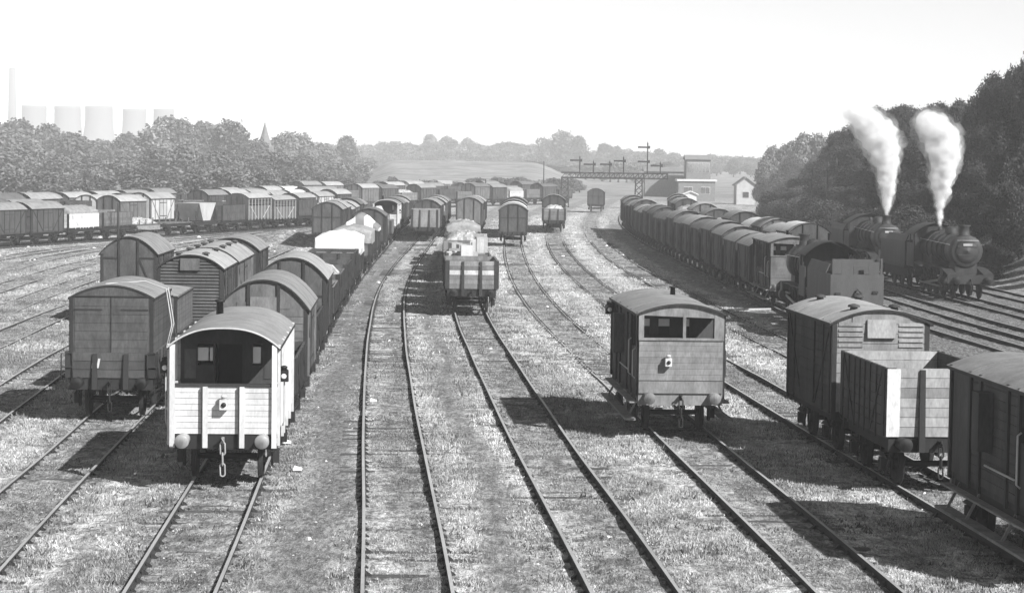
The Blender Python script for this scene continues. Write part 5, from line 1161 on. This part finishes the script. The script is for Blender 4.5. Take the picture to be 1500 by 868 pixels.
for xx in (0, x0+.6):
    t = MB()
    for sx in (-.5, .5):
        for sy in (-.5, .5): t.bar((xx+sx*1.3, sy, -.2), (xx+sx, sy, dz0), .16)
    for i in range(5):
        z0, z1 = i*dz0/5, (i+1)*dz0/5; t.bar((xx-.5, -.5, z0), (xx+.5, -.5, z1), .1); t.bar((xx+.5, -.5, z0), (xx-.5, -.5, z1), .1)
        t.bar((xx-.5, .5, z0), (xx+.5, .5, z1), .1)
    t.build('support_tower', M['sigwood'], gr)
for px, py, arms in ((849, 231, (235,)), (869, 238, (241,)), (893, 238, (241,)), (913, 232, (236,)), (948, 211, (216, 237)), (967, 240, (243,))):
    xx = gx(px)-ox; top = at_depth(px, py, gy).z; d = MB(); d.bar((xx, 0, dz1), (xx, 0, top), .19); d.lathe((xx, 0, top), (0, 0, 1), [(0, .16), (.2, .06), (.5, .0)], 6); dd = d.build('signal_post', M['sigwood'], gr)
    for ay in arms: signal_arm(dd, xx, -.2, at_depth(px, ay, gy).z, 1.05)
tag(gr, 'dark latticed signal gantry carrying a row of semaphore arms', 'signal gantry')
def post(px, ybase, ytop, r, label, cat='post', arms=(), name='telegraph_post'):
    x, y = ground_at(px, ybase); top = at_depth(px, ytop, y).z; m = MB(); m.tube([(0, 0, -.2), (0, 0, top)], [r, r*.7], 8)
    root = m.build(name, M['sigwood']); root.location = (x, y, 0); tag(root, label, cat)
    for ay in arms: signal_arm(root, 0, -.15, at_depth(px, ay, y).z, .9)
    return root
post(173, 352, 297, .11, 'thin grey telegraph pole in front of the pale hopper wagon', 'post', name='thin_telegraph_pole')  # a bare telegraph pole, carries no lamp
post(796, 292, 236, .13, 'thin signal post left of the signal gantry', 'signal', arms=(), name='signal_post')
post(711, 300, 262, .12, 'short dark post behind the centre column of wagons', 'post', name='yard_post')
for i, (px, py) in enumerate(((1213, 236), (1226, 232), (1190, 244))):
    y_ = 250+i*14; p = at_depth(px, py, y_); m = MB(); m.tube([(0, 0, -.2), (0, 0, p.z)], [.13, .09], 8)
    for q in range(3): m.box(-.7, .7, -.05, .05, p.z-.35-q*.4, p.z-.28-q*.4)
    m.v = [tuple(v) for v in m.v]; o = m.build('telegraph_pole', M['sigwood']); o.location = (p.x, y_, 0)
    tag(o, ['dark telegraph pole left of the steam plumes', 'taller dark telegraph pole nearest the left steam plume', 'faint telegraph pole at the foot of the pale hillside'][i], 'telegraph pole')
def house(name, px, ybase_dist, w, d, eave, ridge, wallm, roofm, label, cat, windows=(), gable_front=False, z0=None, hip=False, parts=()):
    p = at_depth(px, 260, ybase_dist); g = float(terrain(np.array([p.x]), np.array([ybase_dist]))[0]) if z0 is None else z0
    root = empty(name); root.location = (p.x, ybase_dist, g)
    wl = MB(); wl.box(-w/2, w/2, 0, d, -.5, eave)
    if gable_front: wl.prism([(-w/2, eave), (0, ridge), (w/2, eave)], 0, d)
    wl.build('wall', M[wallm], root)
    r = MB(); o = .35
    if gable_front:
        for s in (-1, 1): r.hexa([(0, -o, ridge), (s*(w/2+o), -o, eave-.2), (s*(w/2+o), d+o, eave-.2), (0, d+o, ridge), (0, -o, ridge+.15), (s*(w/2+o), -o, eave-.05), (s*(w/2+o), d+o, eave-.05), (0, d+o, ridge+.15)])
    elif ridge-eave < .5: r.box(-w/2-o, w/2+o, -o, d+o, eave, ridge)
    else:
        for a, b_ in ((-o, d/2), (d+o, d/2)): r.hexa([(-w/2-o, a, eave-.1), (w/2+o, a, eave-.1), (w/2+o, b_, ridge), (-w/2-o, b_, ridge), (-w/2-o, a, eave+.05), (w/2+o, a, eave+.05), (w/2+o, b_, ridge+.12), (-w/2-o, b_, ridge+.12)])
    r.build('roof', M[roofm], root)
    for (a, b_, z1, z2) in windows:
        m = MB(); m.box(a, b_, -.05, .02, z1, z2); f = m.build('window', M['offwhite'], root)
        m = MB()
        nn = max(1, int((b_-a)/.7))
        for i in range(nn): x_a = a+.06+(b_-a-.06)*i/nn; m.box(x_a, x_a+(b_-a-.06)/nn-.06, -.09, -.055, z1+.08, z2-.08)
        m.build('pane', M['glass'], f)
    return tag(root, label, cat)
house('signal_box', 1023, 470, 5.2, 6, 8.3, 9.1, 'brick', 'slate', 'dark two storey signal box on the skyline right of the gantry', 'signal box', windows=((-2.4, 2.4, 5.4, 7.6),))
house('platform_building', 1021, 430, 7.2, 5, 3.9, 4.25, 'brick', 'roofwhite', 'low dark building with flat white roof below the signal box', 'building', windows=((-2.6, -.8, 1.4, 2.8), (.8, 2.6, 1.4, 2.8)))
house('gabled_hut', 1093, 400, 3.4, 5, 3.6, 4.9, 'plaster', 'slate', 'pale gabled hut at the foot of the wooded hillside', 'hut', gable_front=True, windows=((-.6, .6, 1.2, 2.4),))
house('long_shed', 975, 480, 9, 5, 5.6, 6.4, 'brick', 'slate', 'long dark shed just left of the signal box', 'shed')
house('white_hut', 1012, 395, 2.2, 2, 1.9, 2.3, 'white', 'roofwhite', 'tiny white hut in front of the flat roofed building', 'hut', gable_front=True)
house('white_cabin', 650, 470, 3.0, 3, 2.3, 2.9, 'white', 'roofpale', 'small white cabin at the foot of the pale field', 'cabin')
# church spire among the trees
def lathe_thing(name, px, Y, prof, mtl, label, cat, n=24, sub=None):
    p = at_depth(px, 230, Y); root = MB(); root.lathe((0, 0, 0), (0, 0, 1), prof, n, smooth=n > 8)
    o = root.build(name, M[mtl]); o.location = (p.x, Y, -1); return tag(o, label, cat)
st = at_depth(388, 178, 620).z+1
cs = empty('church'); pp = at_depth(388, 200, 620); cs.location = (pp.x, 620, -1)
m = MB(); m.box(-2.3, 2.3, -2.3, 2.3, 0, st*.62); m.build('tower', M['brick'], cs); m = MB(); m.lathe((0, 0, st*.62), (0, 0, 1), [(0, 2.0), (st*.19, .9), (st*.38, .0)], 8, False); m.build('spire', M['slate'], cs)
tag(cs, 'slim church tower and spire rising above the left wood', 'church')
# power station
YT = 2300.0
def tower(px, py, wpx):
    p = at_depth(px, py, YT); H = p.z; R = wpx*YT/3200/2
    prof = []
    for t in np.linspace(0, 1, 20): prof.append((H*t, R*(1.0+.62*max(0, .78-t)**1.5/ .69)))
    m = MB(); m.lathe((0, 0, 0), (0, 0, 1), prof+[(H, R*.9), (H-6, R*.88)], 40); o = m.build('cooling_tower', M['concrete']); o.location = (p.x, YT, -2); return o
for (px, py, w), lab in zip(((50, 152, 36), (99, 153, 38), (145, 153, 40), (197, 157, 34), (240, 157, 30)), ('leftmost', 'second from left', 'middle', 'second from right', 'rightmost')):
    tag(tower(px, py, w), 'hazy concrete cooling tower, %s of the five above the wood' % lab, 'cooling tower', 'cooling towers of the power station')
p = at_depth(18, 97, YT); m = MB(); m.lathe((0, 0, 0), (0, 0, 1), [(0, 5.5), (p.z, 3.2)], 24); o = m.build('factory_chimney', M['concrete']); o.location = (p.x, YT, -2); tag(o, 'tall hazy factory chimney at the far left skyline', 'chimney')

# small yard odds and ends
x, y = ground_at(1098, 452); m = MB(); m.bar((-1.1, 0, 0), (1.1, .3, .05), .1, .08); o = m.build('timber_baulk', M['offwhite']); o.location = (x, y, -.06); tag(o, 'pale timber baulk lying in the shadow beside the long train', 'timber')

# ------------------------------------------------------------------ haze
def haze():
    x0, x1, y0, y1, z0, z1 = -2500, 2500, -260, 2600, -12, 114
    m = MB(); m.box(x0, x1, y0, y1, z0, z1); mt = bpy.data.materials.new('thin_haze'); nt, N, L = nodes(mt)
    out = N.new('ShaderNodeOutputMaterial'); v = N.new('ShaderNodeVolumePrincipled'); v.inputs['Color'].default_value = (.97, .97, .97, 1); v.inputs['Density'].default_value = HAZE; v.inputs['Anisotropy'].default_value = -.2
    L.new(v.outputs[0], out.inputs['Volume']); o = m.build('haze', mt); tag(o, kind='stuff')
HAZE = .00045
haze()

# ------------------------------------------------------------------ light
SUNV = Vector((.95, -1.0, 1.0)).normalized()
el = math.asin(SUNV.z); az = math.atan2(SUNV.x, SUNV.y)
sl = bpy.data.lights.new('sun', 'SUN'); sl.energy = 5.0; sl.angle = math.radians(.55); sl.color = (1, 1, 1)
so = bpy.data.objects.new('sun', sl); COL.objects.link(so); so.rotation_euler = (-SUNV).to_track_quat('-Z', 'Y').to_euler()
w = bpy.data.worlds.new('World'); S.world = w; w.use_nodes = True; nt = w.node_tree; nt.nodes.clear()
o = nt.nodes.new('ShaderNodeOutputWorld'); bg = nt.nodes.new('ShaderNodeBackground'); sk = nt.nodes.new('ShaderNodeTexSky'); bw = nt.nodes.new('ShaderNodeRGBToBW')
sk.sky_type = 'NISHITA'; sk.sun_disc = False; sk.sun_elevation = el; sk.sun_rotation = az; sk.dust_density = 0.0; sk.air_density = 1.0
nt.links.new(sk.outputs[0], bw.inputs[0])
tcw = nt.nodes.new('ShaderNodeTexCoord'); sxw = nt.nodes.new('ShaderNodeSeparateXYZ'); nt.links.new(tcw.outputs['Generated'], sxw.inputs[0])
mrw = nt.nodes.new('ShaderNodeMapRange'); mrw.interpolation_type = 'SMOOTHSTEP'; mrw.inputs[1].default_value = .14; mrw.inputs[2].default_value = .32; mrw.inputs[3].default_value = 1.25; mrw.inputs[4].default_value = .7; nt.links.new(sxw.outputs['Z'], mrw.inputs[0])
mlw = nt.nodes.new('ShaderNodeMath'); mlw.operation = 'MULTIPLY'; nt.links.new(bw.outputs[0], mlw.inputs[0]); nt.links.new(mrw.outputs[0], mlw.inputs[1]); nt.links.new(mlw.outputs[0], bg.inputs[0]); bg.inputs[1].default_value = .065; nt.links.new(bg.outputs[0], o.inputs[0])
w.cycles.sampling_method = 'MANUAL'; w.cycles.sample_map_resolution = 512

S.render.engine = 'CYCLES'
C = S.cycles; C.use_denoising = True; C.denoiser = 'OPENIMAGEDENOISE'; C.max_bounces = 8; C.diffuse_bounces = 2; C.glossy_bounces = 2; C.transmission_bounces = 2; C.volume_bounces = 7; C.transparent_max_bounces = 4
C.use_adaptive_sampling = False; C.sample_clamp_indirect = 4
S.view_settings.view_transform = 'Standard'; S.view_settings.look = 'None'; S.view_settings.exposure = .6; S.view_settings.gamma = 1
